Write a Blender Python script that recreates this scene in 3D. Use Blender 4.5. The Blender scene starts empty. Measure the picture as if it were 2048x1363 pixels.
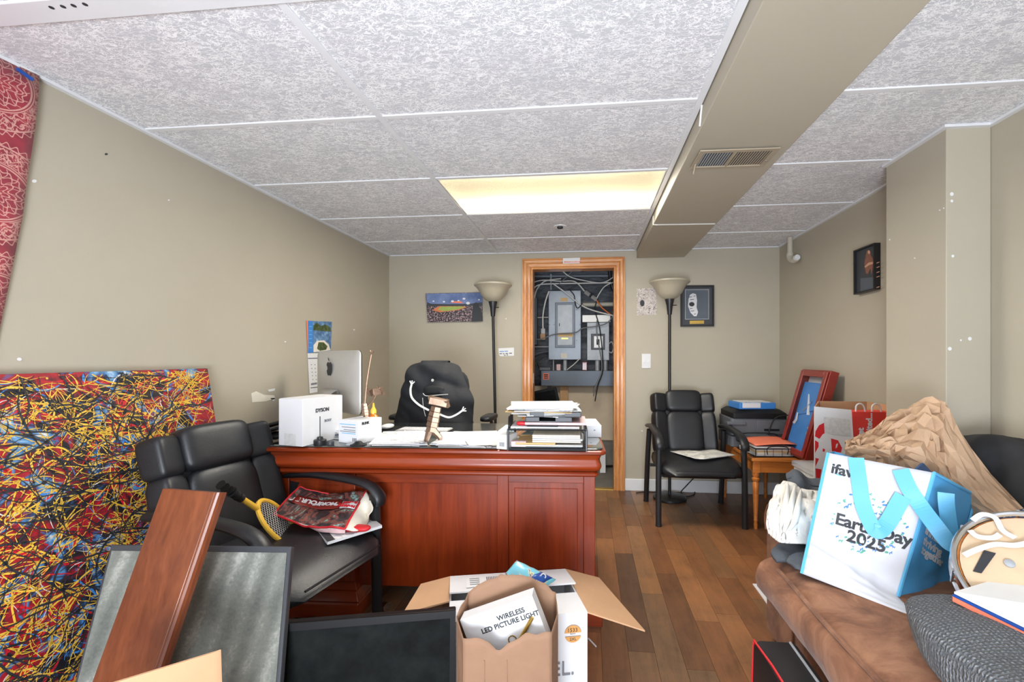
import bpy, math, random
from mathutils import Vector, Matrix, noise
random.seed(7)
C = bpy.context.scene.collection
PI = math.pi
# ---------------------------------------------------------------- camera
F, PX, PY, YAW, CH = 898.9, 1086.8, 713.9, .099, 1.17
cd = bpy.data.cameras.new('camera'); cam = bpy.data.objects.new('camera', cd); C.objects.link(cam)
cd.sensor_fit = 'HORIZONTAL'; cd.sensor_width = 36.0; cd.lens = F/2048*36
cd.shift_x = -(PX-1024)/2048; cd.shift_y = (PY-681.5)/2048; cd.clip_start = .02
cam.location = (0, 0, CH); cam.rotation_euler = (PI/2, 0, YAW)
bpy.context.scene.camera = cam
_s, _c = math.sin(YAW), math.cos(YAW)
def at(u, v, X=None, Y=None, Z=None):
    """photo pixel -> point on a plane of the room"""
    a = (u-PX)/F; b = -(v-PY)/F
    d = Vector((-_s+a*_c, _c+a*_s, b))
    if X is not None: t = X/d.x
    elif Y is not None: t = Y/d.y
    else: t = (Z-CH)/d.z
    return Vector((0, 0, CH)) + d*t
# ---------------------------------------------------------------- light
sc = bpy.context.scene
w = bpy.data.worlds.new('world'); sc.world = w; w.use_nodes = True
w.node_tree.nodes['Background'].inputs[0].default_value = (.88, .95, 1.04, 1)
w.node_tree.nodes['Background'].inputs[1].default_value = .95
def area(name, loc, target, sx, sy, power, col=(1, 1, 1)):
    l = bpy.data.lights.new(name, 'AREA'); l.shape = 'RECTANGLE'; l.size = sx; l.size_y = sy
    l.energy = power; l.color = col
    o = bpy.data.objects.new(name, l); C.objects.link(o); o.location = loc
    o.rotation_euler = (Vector(target)-Vector(loc)).to_track_quat('-Z', 'Y').to_euler()
    return o
area('photographer_flash_umbrella', (-.15, -.95, .7), (-.15, .3, 2.1), 1.0, 1.0, 104, (.87, .945, 1.05))
area('rear_bounce_fill', (-.1, -1.2, 2.06), (-.1, -.8, 0), 3.0, 2.2, 66, (.88, .95, 1.04))  # added unseen area light, stands in for flash bounced off the ceiling
sc.view_settings.view_transform = 'Standard'; sc.view_settings.look = 'None'
sc.view_settings.gamma = 1; sc.view_settings.use_curve_mapping = False
sc.view_settings.exposure = .23
# ---------------------------------------------------------------- materials
def S(r, g=None, b=None):
    if g is None: r, g, b = int(r[0:2], 16), int(r[2:4], 16), int(r[4:6], 16)
    f = lambda x: (x/255/12.92) if x/255 <= .04045 else ((x/255+.055)/1.055)**2.4
    return (f(r), f(g), f(b), 1)
MATS = {}
class N:
    """tiny node-graph helper"""
    def __init__(s, name):
        s.m = bpy.data.materials.new(name); s.m.use_nodes = True
        s.t = s.m.node_tree; s.b = s.t.nodes['Principled BSDF']; s.out = s.t.nodes['Material Output']
        MATS[name] = s.m
    def n(s, typ, **kw):
        nd = s.t.nodes.new(typ)
        for k, v in kw.items():
            if k.startswith('i_'):
                key = k[2:]; key = int(key) if key.isdigit() else key.replace('_', ' ')
                if isinstance(v, bpy.types.NodeSocket): s.t.links.new(v, nd.inputs[key])
                else: nd.inputs[key].default_value = v
            else: setattr(nd, k, v)
        return nd
    def l(s, a, b): s.t.links.new(a, b)
    def coord(s, kind='Object', scale=(1, 1, 1), rot=(0, 0, 0), loc=(0, 0, 0)):
        t = s.n('ShaderNodeTexCoord'); mp = s.n('ShaderNodeMapping')
        mp.inputs['Scale'].default_value = scale; mp.inputs['Rotation'].default_value = rot; mp.inputs['Location'].default_value = loc
        s.l(t.outputs[kind], mp.inputs['Vector']); return mp.outputs[0]
    def noise(s, vec, scale, detail=3, rough=.5, dist=0):
        return s.n('ShaderNodeTexNoise', i_Vector=vec, i_Scale=scale, i_Detail=detail, i_Roughness=rough, i_Distortion=dist).outputs['Fac']
    def ramp(s, fac, stops, interp='LINEAR'):
        r = s.n('ShaderNodeValToRGB'); cr = r.color_ramp; cr.interpolation = interp
        while len(cr.elements) < len(stops): cr.elements.new(.5)
        for e, (p, c) in zip(cr.elements, stops):
            e.position = p; e.color = c if len(c) == 4 else (*c, 1)
        s.l(fac, r.inputs[0]); return r.outputs[0]
    def math(s, op, a, b=0.0, c=0.0):
        m = s.n('ShaderNodeMath', operation=op)
        for i, v in enumerate((a, b, c)):
            if isinstance(v, bpy.types.NodeSocket): s.l(v, m.inputs[i])
            else: m.inputs[i].default_value = v
        return m.outputs[0]
    def mix(s, fac, a, b, mode='MIX'):
        m = s.n('ShaderNodeMix', data_type='RGBA', blend_type=mode)
        for i, v in ((0, fac), (6, a), (7, b)):
            if isinstance(v, bpy.types.NodeSocket): s.l(v, m.inputs[i])
            else: m.inputs[i].default_value = v
        return m.outputs[2]
    def set(s, **kw):
        for k, v in kw.items():
            k = k.replace('_', ' ')
            if isinstance(v, bpy.types.NodeSocket): s.l(v, s.b.inputs[k])
            else: s.b.inputs[k].default_value = v
        return s
    def bump(s, h, strength=.3, dist=.01):
        b = s.n('ShaderNodeBump', i_Height=h, i_Strength=strength, i_Distance=dist); s.l(b.outputs[0], s.b.inputs['Normal'])
def plain(name, col, rough=.5, metal=0.0, var=.08, vs=9, bump=0, bs=60, bd=.004, coat=0, spec=.5):
    n = N(name); c = n.coord()
    f = n.noise(c, vs, 4, .6)
    k = [tuple(max(0, min(1, x*(1+d))) for x in col[:3])+(1,) for d in (-var, var)]
    n.set(Base_Color=n.ramp(f, [(.3, k[0]), (.7, k[1])]), Roughness=rough, Metallic=metal, Coat_Weight=coat)
    n.b.inputs['Specular IOR Level'].default_value = spec
    if bump: n.bump(n.noise(c, bs, 5, .6), bump, bd)
    return n.m
def wood(name, c0, c1, axis=0, scale=1, rough=.3, coat=.3, bump=.05):
    n = N(name); sc3 = [14*scale]*3; sc3[axis] = 1.2*scale
    v = n.coord('Object', tuple(sc3))
    f = n.noise(v, 1.6, 6, .62, .6); g = n.noise(v, 9, 3, .6)
    h = n.math('ADD', n.math('MULTIPLY', f, .75), n.math('MULTIPLY', g, .25))
    n.set(Base_Color=n.ramp(h, [(.33, c0), (.5, tuple((a+b)/2 for a, b in zip(c0, c1))), (.66, c1)]), Roughness=rough, Coat_Weight=coat, Coat_Roughness=.12)
    if bump: n.bump(g, bump, .002)
    return n.m
plain('wall_paint', S(176, 168, 150), .62, var=.025, vs=3, bump=.12, bs=220, bd=.002)
plain('white_trim', S(226, 227, 228), .4, var=.02)
plain('tee_metal', S(222, 223, 225), .35, var=.02)
plain('black_metal', S(38, 38, 40), .38, .2, var=.1)
plain('black_plastic', S(23, 24, 26), .5, var=.1, spec=.25)
plain('grey_plastic', S(94, 97, 102), .5, var=.08)
plain('bezel_black', S(13, 13, 14), .45, var=.1, spec=.2)
plain('dark_grey_plastic', S(58, 60, 64), .45, var=.1)
plain('white_paper', S(222, 222, 221), .7, var=.02, vs=20)
plain('cream_paper', S(226, 219, 203), .75, var=.04, vs=30)
plain('grey_paper', S(205, 205, 202), .75, var=.12, vs=60)
plain('white_card', S(219, 219, 220), .55, var=.02)
plain('kraft', S(146, 112, 87), .8, var=.08, vs=12, bump=.15, bs=90)
plain('kraft_wrap', S(186, 154, 124), .7, var=.08, vs=6, bump=.3, bs=30, bd=.01)
plain('cardboard', S(196, 154, 116), .8, var=.06, vs=6)
plain('steel', S(166, 170, 174), .5, .3, var=.12, vs=14)
plain('panel_grey', S(128, 134, 141), .38, .35, var=.12, vs=5)
plain('trough_grey', S(92, 99, 108), .4, .3, var=.1, vs=5)
plain('chrome', S(205, 207, 210), .18, 1, var=.03)
plain('aluminium', S(198, 196, 191), .42, .35, var=.02)
plain('copper', S(150, 124, 104), .38, .75, var=.25, vs=40)
plain('leather', S(27, 28, 31), .42, var=.1, vs=10, bump=.25, bs=160, bd=.002)
plain('black_cloth', S(34, 35, 38), .85, var=.18, vs=14, bump=.2, bs=120)
plain('charcoal_cloth', S(78, 82, 88), .9, var=.16, vs=16, bump=.25, bs=150)
plain('white_cloth', S(226, 222, 214), .9, var=.05, vs=18, bump=.25, bs=140)
plain('navy_cloth', S(52, 86, 132), .8, var=.15, vs=16)
plain('plaster', S(206, 190, 165), .85, var=.08, vs=5)
plain('concrete', S(120, 116, 108), .9, var=.18, vs=7, bump=.2)
plain('red_paint', S(132, 36, 26), .35, var=.12, vs=7, coat=.3)
plain('red_bag', S(228, 62, 52), .6, var=.03)
plain('orange_folder', S(240, 128, 96), .6, var=.04)
plain('blue_print', S(62, 128, 200), .4, var=.1, vs=8)
plain('deep_blue', S(34, 78, 158), .35, var=.12, vs=20)
plain('sky_blue', S(98, 182, 226), .42, var=.05, vs=9)
plain('bag_blue', S(84, 164, 216), .45, var=.08, vs=7)
plain('tote_white', S(208, 209, 215), .32, var=.02, vs=8)
plain('ink', S(44, 46, 50), .6, var=.05)
plain('grey_ink', S(120, 124, 130), .6, var=.05)
plain('red_ink', S(205, 30, 40), .5, var=.05)
plain('yellow_frame', S(236, 190, 70), .35, var=.05)
plain('cord_white', S(216, 214, 208), .5, var=.04)
plain('cord_grey', S(120, 122, 124), .5, var=.05)
plain('cord_orange', S(212, 108, 40), .5, var=.05)
plain('orange_plastic', S(238, 128, 30), .25, var=.1, vs=30, coat=.4)
plain('gold', S(206, 170, 88), .3, .8, var=.1)
plain('rubber', S(24, 24, 25), .7, var=.1)
plain('lamp_glass', S(172, 164, 144), .35, var=.05, vs=8)
plain('pipe_paint', S(186, 180, 164), .45, var=.04)
plain('grille_paint', S(168, 155, 134), .4, .1, var=.04)
plain('green_print', S(96, 172, 150), .6, var=.15, vs=40)
plain('pink_card', S(226, 190, 190), .7, var=.12, vs=50)
plain('drum_skin', S(206, 180, 148), .6, var=.05)
plain('tan_sticker', S(208, 150, 86), .5, var=.03)
plain('manila', S(212, 176, 120), .7, var=.05)
plain('sepia', S(128, 84, 68), .7, var=.2, vs=40)
plain('flesh', S(196, 150, 124), .7, var=.1)
wood('cherry', S(102, 31, 6), S(150, 56, 17), 2, .7, .32, .1)
wood('cherry_h', S(106, 33, 7), S(156, 60, 19), 0, .7, .32, .12)
wood('plank_wood', S(86, 39, 20), S(124, 66, 38), 2, .8, .35, .3)
wood('oak_v', S(168, 100, 48), S(222, 158, 92), 2, 1.6, .4, .2)
wood('oak_h', S(168, 100, 48), S(222, 158, 92), 0, 1.6, .4, .2)
wood('table_wood', S(176, 96, 36), S(216, 136, 62), 0, 1.2, .3, .4)
wood('stud_wood', S(176, 134, 90), S(212, 172, 124), 2, 1.2, .7, 0)
# ceiling panel: grey face with raised white strokes
n = N('ceiling_panel'); tot = None
gate = n.noise(n.coord(), 7, 3, .6)
for i, (sx, sy, rz) in enumerate(((8, 20, .35), (10, 22, -.45), (13, 17, 1.1))):
    v = n.coord('Object', (sx, sy, 1), (0, 0, rz), (i*3.7, i*1.3, 0))
    f = n.noise(v, 2.0, 5, .6, .8)
    r = n.math('SUBTRACT', 1, n.math('MULTIPLY', n.math('ABSOLUTE', n.math('SUBTRACT', f, .5)), 44), 0)
    r = n.math('MAXIMUM', r, 0)
    tot = r if tot is None else n.math('MAXIMUM', tot, r)
gm = n.math('MULTIPLY', n.math('SUBTRACT', gate, .30), 4.2); gm = n.math('MINIMUM', n.math('MAXIMUM', gm, .45), 1)
h = n.math('MULTIPLY', tot, gm)
n.set(Base_Color=n.ramp(h, [(.05, S(199, 200, 204)), (.45, S(254, 254, 255))]), Roughness=.7); n.bump(h, .35, .004)
# floor planks: one tone per plank
n = N('floor_plank'); oi = n.n('ShaderNodeObjectInfo')
v = n.coord('Object', (22, 2.2, 1)); f = n.noise(v, 1.5, 6, .65, .8); g = n.noise(v, 7, 3, .6)
tone = n.ramp(oi.outputs['Random'], [(0, S(92, 64, 45)), (.25, S(124, 82, 52)), (.5, S(142, 97, 62)), (.75, S(112, 84, 60)), (1, S(152, 106, 66))])
hh = n.math('ADD', n.math('MULTIPLY', f, .7), n.math('MULTIPLY', g, .3))
bl = n.noise(n.coord('Object', (7, 3, 1)), 1.3, 4, .6, .6); pos = n.n('ShaderNodeNewGeometry').outputs['Position']; bl2 = n.noise(pos, 5.5, 4, .65, .5)
hh = n.math('ADD', n.math('MULTIPLY', hh, .55), n.math('MULTIPLY', bl2, .45))
grain = n.ramp(hh, [(.32, (.5, .47, .46, 1)), (.48, (.95, .95, .95, 1)), (.66, (1.35, 1.25, 1.15, 1))])
n.set(Base_Color=n.mix(1, tone, grain, 'MULTIPLY'), Roughness=.34); n.bump(g, .06, .002)
# suede sofa
n = N('suede'); v = n.coord('Object', (3, 3, 3)); f = n.noise(v, 2.2, 5, .65, 1.2); g = n.noise(v, 60, 2, .5)
n.set(Base_Color=n.ramp(f, [(.3, S(94, 58, 38)), (.5, S(130, 86, 59)), (.68, S(158, 112, 82))]), Roughness=.9, Sheen_Weight=.15, Sheen_Roughness=.4)
n.bump(g, .1, .003)
# knit
n = N('knit'); v = n.coord('Object')
wv = n.n('ShaderNodeTexWave', wave_type='BANDS', bands_direction='X', i_Vector=v, i_Scale=32, i_Distortion=3.0, i_Detail=2, i_Detail_Scale=3).outputs['Fac']
wy = n.n('ShaderNodeTexWave', wave_type='BANDS', bands_direction='Y', i_Vector=v, i_Scale=38, i_Distortion=3.5, i_Detail=2, i_Detail_Scale=3).outputs['Fac']
h = n.math('MULTIPLY', wv, wy)
f = n.noise(v, 150, 4, .7)
n.set(Base_Color=n.ramp(n.math('ADD', n.math('MULTIPLY', h, .6), n.math('MULTIPLY', f, .5)), [(.15, S(70, 73, 77)), (.75, S(160, 164, 168))]), Roughness=1); n.bump(h, .9, .012)
# dark glass desk top
n = N('smoked_glass'); n.set(Base_Color=S(70, 76, 74), Roughness=.05, Metallic=.0, Coat_Weight=1, Coat_Roughness=.03); n.b.inputs['Specular IOR Level'].default_value = .9
n = N('clear_glass'); n.set(Base_Color=(1, 1, 1, 1), Roughness=.02, Transmission_Weight=1, IOR=1.05)
n = N('clear_plastic'); n.set(Base_Color=(.9, .92, .93, 1), Roughness=.25, Transmission_Weight=.75, IOR=1.1)
n = N('screen_black'); v = n.coord()
n.set(Base_Color=n.ramp(n.noise(v, 9, 6, .7), [(.4, S(9, 11, 11)), (.75, S(26, 30, 29))]), Roughness=n.ramp(n.noise(v, 6, 5, .7), [(.3, (.45,)*3), (.7, (.7,)*3)])); n.b.inputs['Specular IOR Level'].default_value = .08
# canvas back
n = N('grey_canvas'); v = n.coord('Object', (1, 1, 1)); a = n.noise(v, 5, 5, .7); b = n.noise(n.coord('Object', (60, 60, 60)), 2, 3, .7)
wv = n.n('ShaderNodeTexWave', wave_type='BANDS', bands_direction='X', i_Vector=v, i_Scale=5.5, i_Distortion=2, i_Detail=3).outputs['Fac']
hh = n.math('ADD', n.math('MULTIPLY', a, .55), n.math('ADD', n.math('MULTIPLY', b, .25), n.math('MULTIPLY', wv, .12)))
n.set(Base_Color=n.ramp(hh, [(.3, S(86, 88, 83)), (.5, S(118, 120, 112)), (.68, S(172, 172, 163))]), Roughness=.9); n.bump(b, .3, .003)
# dark membrane in the closet
n = N('membrane'); v = n.coord('Object', (1, 1, 3)); f = n.noise(v, 3, 6, .65, .8)
n.set(Base_Color=n.ramp(f, [(.35, S(34, 37, 42)), (.7, S(84, 90, 98))]), Roughness=.42); n.bump(f, .7, .05)
# drip canvas ground
n = N('drip_ground'); v = n.coord('Object', (1, 1, 1)); a = n.noise(v, 5.5, 4, .6, .8); b = n.noise(n.coord('Object', (1, 1, 1), (0, 0, 0), (5, 3, 1)), 7, 4, .6, 1)
c1 = n.ramp(a, [(.36, S(20, 18, 24)), (.45, S(40, 30, 36)), (.5, S(150, 20, 34)), (.57, S(168, 30, 40)), (.62, S(26, 24, 30))])
c2 = n.ramp(b, [(.52, (0, 0, 0)), (.56, (1, 1, 1))]); c3 = n.ramp(b, [(.55, S(44, 88, 140)), (.62, S(110, 160, 200)), (.68, S(225, 230, 235))])
n.set(Base_Color=n.mix(c2, c1, c3), Roughness=.55)
# tapestry
n = N('tapestry'); uv = n.n('ShaderNodeTexCoord').outputs['UV']; sp = n.n('ShaderNodeSeparateXYZ'); n.l(uv, sp.inputs[0])
def cell(o_, c0, per): return n.math('MULTIPLY', n.math('SUBTRACT', n.math('FRACT', n.math('ADD', n.math('DIVIDE', n.math('SUBTRACT', o_, c0), per), .5)), .5), per)
yy, zz = cell(sp.outputs[0], 1.215, .42), cell(sp.outputs[1], 2.03, .345)
rr0 = n.math('SQRT', n.math('ADD', n.math('POWER', yy, 2), n.math('POWER', zz, 2))); th = n.math('ARCTAN2', zz, yy)
def sinm(a, k, b_=None):
    q = n.math('MULTIPLY', a, k)
    return n.math('SINE', n.math('ADD', q, b_) if b_ is not None else q)
m = None
for r0, lob, amp, wd in ((.012, 6, .004, .0018), (.028, 8, .008, .002), (.042, 8, .010, .002), (.058, 12, .007, .0018), (.070, 16, .004, .0018), (.086, 1, 0, .0022), (.093, 1, 0, .0016), (.104, 22, .006, .002), (.118, 22, .008, .0018), (.134, 30, .006, .002), (.148, 1, 0, .0022), (.158, 44, .006, .002)):
    q = n.math('ADD', n.math('SUBTRACT', rr0, r0), n.math('MULTIPLY', sinm(th, lob), amp)); ln_ = n.math('LESS_THAN', n.math('ABSOLUTE', q), wd)
    m = ln_ if m is None else n.math('MAXIMUM', m, ln_)
spk = n.math('MULTIPLY', n.math('LESS_THAN', n.math('ABSOLUTE', sinm(th, 8, n.math('MULTIPLY', sinm(rr0, 120), .6))), .13), n.math('LESS_THAN', rr0, .082))
nz = n.noise(n.coord('Object'), 45, 2, .5, 1.5); leaf = n.math('MULTIPLY', n.math('LESS_THAN', n.math('ABSOLUTE', n.math('SUBTRACT', nz, .5)), .035), n.math('MULTIPLY', n.math('GREATER_THAN', rr0, .096), n.math('LESS_THAN', rr0, .15)))
m = n.math('MAXIMUM', m, n.math('MAXIMUM', spk, leaf))
f = n.noise(n.coord('Object'), 14, 3, .6)
base = n.ramp(f, [(.3, S(124, 30, 46)), (.7, S(158, 44, 58))])
n.set(Base_Color=n.mix(n.math('MULTIPLY', m, .6), base, S(222, 176, 160)), Roughness=.6, Sheen_Weight=.2)
# fixture lens and tube
n = N('fixture_lens'); v = n.coord('Object'); vo = n.n('ShaderNodeTexVoronoi', i_Vector=v, i_Scale=110).outputs['Distance']
tr = n.n('ShaderNodeBsdfTranslucent', i_Color=(.98, .93, .80, 1)); df = n.n('ShaderNodeBsdfDiffuse', i_Color=(.85, .82, .72, 1))
bp = n.n('ShaderNodeBump', i_Height=vo, i_Strength=.5, i_Distance=.006); n.l(bp.outputs[0], df.inputs['Normal']); n.l(bp.outputs[0], tr.inputs['Normal'])
mx = n.n('ShaderNodeMixShader', i_0=.25); n.l(tr.outputs[0], mx.inputs[1]); n.l(df.outputs[0], mx.inputs[2]); n.l(mx.outputs[0], n.out.inputs['Surface'])
n = N('tube_glow'); n.set(Base_Color=(1, 1, 1, 1), Emission_Color=(1, .95, .84, 1), Emission_Strength=120)
n = N('stadium_crowd'); v = n.coord('Object'); f = n.noise(v, 75, 2, .6)
n.set(Base_Color=n.ramp(f, [(.35, S(28, 27, 33)), (.52, S(70, 60, 66)), (.62, S(190, 160, 160))]), Roughness=.5)
n = N('dusk_sky'); v = n.coord('Object'); f = n.noise(v, 7, 4, .6)
n.set(Base_Color=n.ramp(f, [(.3, S(70, 92, 140)), (.6, S(116, 134, 176)), (.75, S(176, 160, 180))]), Roughness=.5)
plain('grass', S(150, 170, 84), .6, var=.1, vs=30); plain('clay', S(206, 120, 74), .6, var=.1, vs=30)
n = N('lake_print'); v = n.coord('Object'); f = n.noise(v, 26, 4, .6)
n.set(Base_Color=n.ramp(f, [(.3, S(44, 72, 110)), (.55, S(96, 136, 178)), (.75, S(170, 196, 216))]), Roughness=.4)
n = N('forest_print'); v = n.coord('Object'); f = n.noise(v, 50, 4, .6)
n.set(Base_Color=n.ramp(f, [(.3, S(28, 40, 24)), (.7, S(96, 112, 60))]), Roughness=.5)
n = N('scribble_print'); v = n.coord('Object'); f = n.noise(v, 24, 5, .65, 2)
n.set(Base_Color=n.ramp(f, [(.36, S(70, 66, 66)), (.44, S(190, 178, 172)), (.5, S(222, 214, 206)), (.58, S(120, 108, 106)), (.64, S(226, 220, 212))]), Roughness=.6)
n = N('newsprint'); v = n.coord('Object', (1, 1, 1)); f = n.noise(n.coord('Object', (20, 300, 20)), 1, 2, .6); g = n.noise(v, 14, 2, .5)
n.set(Base_Color=n.mix(n.math('MULTIPLY', n.math('GREATER_THAN', f, .52), n.math('GREATER_THAN', g, .42)), S(222, 220, 212), S(160, 158, 154)), Roughness=.8)
n = N('printed_page'); f = n.noise(n.coord('Object', (40, 220, 40)), 1, 2, .6); g = n.noise(n.coord(), 9, 2, .5)
n.set(Base_Color=n.mix(n.math('MULTIPLY', n.math('GREATER_THAN', f, .56), n.math('GREATER_THAN', g, .5)), S(224, 224, 224), S(160, 162, 172)), Roughness=.7)
n = N('glossy_ad'); v = n.coord('Object', (1, 1, 1), (0, 0, .6)); f = n.noise(v, 9, 5, .65, 2.5)
n.set(Base_Color=n.ramp(f, [(.34, S(34, 28, 30)), (.47, S(62, 50, 52)), (.53, S(150, 84, 70)), (.57, S(60, 52, 54)), (.63, S(150, 182, 172)), (.7, S(70, 60, 62))]), Roughness=.28)
n = N('candy_print'); v = n.coord('Object'); f = n.noise(v, 14, 4, .6, 1.6)
n.set(Base_Color=n.ramp(f, [(.36, S(120, 208, 222)), (.5, S(130, 200, 220)), (.53, S(232, 224, 150)), (.57, S(110, 86, 150)), (.61, S(214, 130, 110)), (.66, S(120, 206, 220))]), Roughness=.25)
n = N('blue_pattern'); v = n.coord('Object'); f = n.n('ShaderNodeTexVoronoi', i_Vector=v, i_Scale=38).outputs['Distance']
n.set(Base_Color=n.ramp(f, [(.28, S(230, 232, 236)), (.34, S(24, 44, 78)), (.8, S(36, 66, 110))]), Roughness=.7)
# ---------------------------------------------------------------- geometry helpers
def cr(pts, k=6, closed=False):
    """Catmull-Rom through points"""
    P = [Vector(p) for p in pts]; out = []; m = len(P)
    rng = range(m if closed else m-1)
    for i in rng:
        g = lambda j: P[j % m] if closed else P[max(0, min(m-1, j))]
        a, b, c_, d = g(i-1), g(i), g(i+1), g(i+2)
        for j in range(k):
            t = j/k
            out.append(.5*((2*b)+(-a+c_)*t+(2*a-5*b+4*c_-d)*t*t+(-a+3*b-3*c_+d)*t**3))
    if not closed: out.append(P[-1])
    return out
RM = {}
class MB:
    def __init__(s): s.v = []; s.f = []; s.uv = None
    def add(s, vs, fs, mx=None):
        o = len(s.v); s.v += [(mx @ Vector(p)) if mx else Vector(p) for p in vs]; s.f += [tuple(i+o for i in q) for q in fs]; return s
    def box(s, c, d, mx=None):
        x, y, z = (q/2 for q in d); X, Y, Z = c
        vs = [(X+i*x, Y+j*y, Z+k*z) for i in (-1, 1) for j in (-1, 1) for k in (-1, 1)]
        return s.add(vs, [(0, 1, 3, 2), (4, 6, 7, 5), (0, 4, 5, 1), (2, 3, 7, 6), (0, 2, 6, 4), (1, 5, 7, 3)], mx)
    def bb(s, a, b, mx=None):
        return s.box([(p+q)/2 for p, q in zip(a, b)], [abs(q-p) for p, q in zip(a, b)], mx)
    def loft(s, loops, cap=True, closed=True, mx=None):
        vs = [p for L in loops for p in L]; n_ = len(loops[0]); fs = []
        for i in range(len(loops)-1):
            for j in range(n_ if closed else n_-1):
                a = i*n_+j; b = i*n_+(j+1) % n_
                fs.append((a, b, b+n_, a+n_))
        if cap and closed:
            fs.append(tuple(range(n_))[::-1]); fs.append(tuple((len(loops)-1)*n_+j for j in range(n_)))
        return s.add(vs, fs, mx)
    def prism(s, poly, d, mx=None):
        d = Vector(d); A = [Vector(p) for p in poly]
        return s.loft([A, [p+d for p in A]], True, True, mx)
    def cyl(s, p0, p1, r0, r1=None, n_=16, mx=None):
        r1 = r0 if r1 is None else r1; p0 = Vector(p0); p1 = Vector(p1)
        q = (p1-p0).to_track_quat('Z', 'Y').to_matrix()
        L = [[p+q @ Vector((r*math.cos(2*PI*i/n_), r*math.sin(2*PI*i/n_), 0)) for i in range(n_)] for p, r in ((p0, r0), (p1, r1))]
        return s.loft(L, True, True, mx)
    def tube(s, pts, r, n_=8, mx=None, flat=None, up=(0, 0, 1), closed=False):
        P = [Vector(p) for p in pts]; loops = []; m = len(P)
        R = r if isinstance(r, (list, tuple)) else [r]*m
        prev = None
        for i, p in enumerate(P):
            t = (P[(i+1) % m if closed else min(m-1, i+1)]-P[(i-1) % m if closed else max(0, i-1)])
            t = t.normalized() if t.length > 1e-9 else Vector((0, 0, 1))
            if prev is None:
                a = t.cross(Vector(up))
                if a.length < 1e-3: a = t.cross(Vector((0, 1, 0)))
                a.normalize()
            else:
                a = prev-t*prev.dot(t); a.normalize()
            prev = a; b = t.cross(a)
            fx, fy = flat if flat else (1, 1)
            loops.append([p+a*(math.cos(2*PI*j/n_)*R[i]*fx)+b*(math.sin(2*PI*j/n_)*R[i]*fy) for j in range(n_)])
        if closed:
            loops.append(loops[0]); return s.loft(loops, False, True, mx)
        return s.loft(loops, True, True, mx)
    def lathe(s, prof, c=(0, 0, 0), n_=24, mx=None, cap=True):
        c = Vector(c)
        return s.loft([[c+Vector((r*math.cos(2*PI*i/n_), r*math.sin(2*PI*i/n_), z)) for i in range(n_)] for r, z in prof], cap, True, mx)
    def pillow(s, c, d, e=.35, n1=24, n2=14, mx=None):
        """super-ellipsoid cushion"""
        f = lambda t, e_: math.copysign(abs(t)**e_, t)
        vs = []; fs = []
        for i in range(n2+1):
            p = -PI/2+PI*i/n2
            for j in range(n1):
                q = 2*PI*j/n1
                vs.append((c[0]+d[0]/2*f(math.cos(p), e)*f(math.cos(q), e), c[1]+d[1]/2*f(math.cos(p), e)*f(math.sin(q), e), c[2]+d[2]/2*f(math.sin(p), e)))
        for i in range(n2):
            for j in range(n1):
                a = i*n1+j; b = i*n1+(j+1) % n1; fs.append((a, b, b+n1, a+n1))
        return s.add(vs, fs, mx)
    def grid(s, G, mx=None):
        return s.loft(G, False, False, mx)
    def build(s, name, mat, parent=None, world=False, smooth=False, bevel=0, seg=2, solid=0, sub=0, ang=40):
        me = bpy.data.meshes.new(name)
        vs = s.v
        root = RM.get(parent.name) if parent is not None else None
        if world and root is not None:
            inv = root.inverted(); vs = [inv @ p for p in vs]
        me.from_pydata([tuple(p) for p in vs], [], s.f); me.validate(); me.update()
        import bmesh
        bm = bmesh.new(); bm.from_mesh(me); bmesh.ops.remove_doubles(bm, verts=bm.verts, dist=1e-6)
        bmesh.ops.recalc_face_normals(bm, faces=bm.faces); bm.to_mesh(me); bm.free()
        for m in (mat if isinstance(mat, (list, tuple)) else [mat]): me.materials.append(MATS[m])
        o = bpy.data.objects.new(name, me); C.objects.link(o)
        if parent is not None:
            o.parent = parent; RM[o.name] = root if root is not None else Matrix()
        if smooth or bevel or sub:
            me.polygons.foreach_set('use_smooth', [True]*len(me.polygons))
            if not smooth or ang < 180:
                me.set_sharp_from_angle(angle=math.radians(ang))
        if solid:
            md = o.modifiers.new('thickness', 'SOLIDIFY'); md.thickness = solid; md.offset = 0
        if bevel:
            md = o.modifiers.new('bevel', 'BEVEL'); md.width = bevel; md.segments = seg; md.limit_method = 'ANGLE'
        if sub:
            md = o.modifiers.new('sub', 'SUBSURF'); md.levels = sub; md.render_levels = sub
        return o
def tag(o, label, cat, group=None):
    o['label'] = label; o['category'] = cat
    if group: o['group'] = group
    return o
def thing(name, label, cat, loc=(0, 0, 0), rz=0, group=None):
    o = bpy.data.objects.new(name, None); C.objects.link(o); o.empty_display_size = .05
    o.location = loc; o.rotation_euler = (0, 0, rz)
    RM[o.name] = Matrix.Translation(loc) @ Matrix.Rotation(rz, 4, 'Z')
    return tag(o, label, cat, group)
def struct(o): o['kind'] = 'structure'; return o
def solo(o, label, cat, group=None):
    """a one-mesh thing: move the origin to the base of the mesh"""
    vs = [v.co.copy() for v in o.data.vertices]
    lo = Vector((sum(v.x for v in vs)/len(vs), sum(v.y for v in vs)/len(vs), min(v.z for v in vs)))
    for v in o.data.vertices: v.co -= lo
    o.location = lo; RM[o.name] = Matrix.Translation(lo)
    return tag(o, label, cat, group)
def rloop(x0, y0, x1, y1, z, r=.01, k=4):
    out = []
    for cx, cy, a0 in ((x1-r, y0+r, -PI/2), (x1-r, y1-r, 0), (x0+r, y1-r, PI/2), (x0+r, y0+r, PI)):
        for i in range(k+1):
            a = a0+PI/2*i/k; out.append(Vector((cx+r*math.cos(a), cy+r*math.sin(a), z)))
    return out
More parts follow.
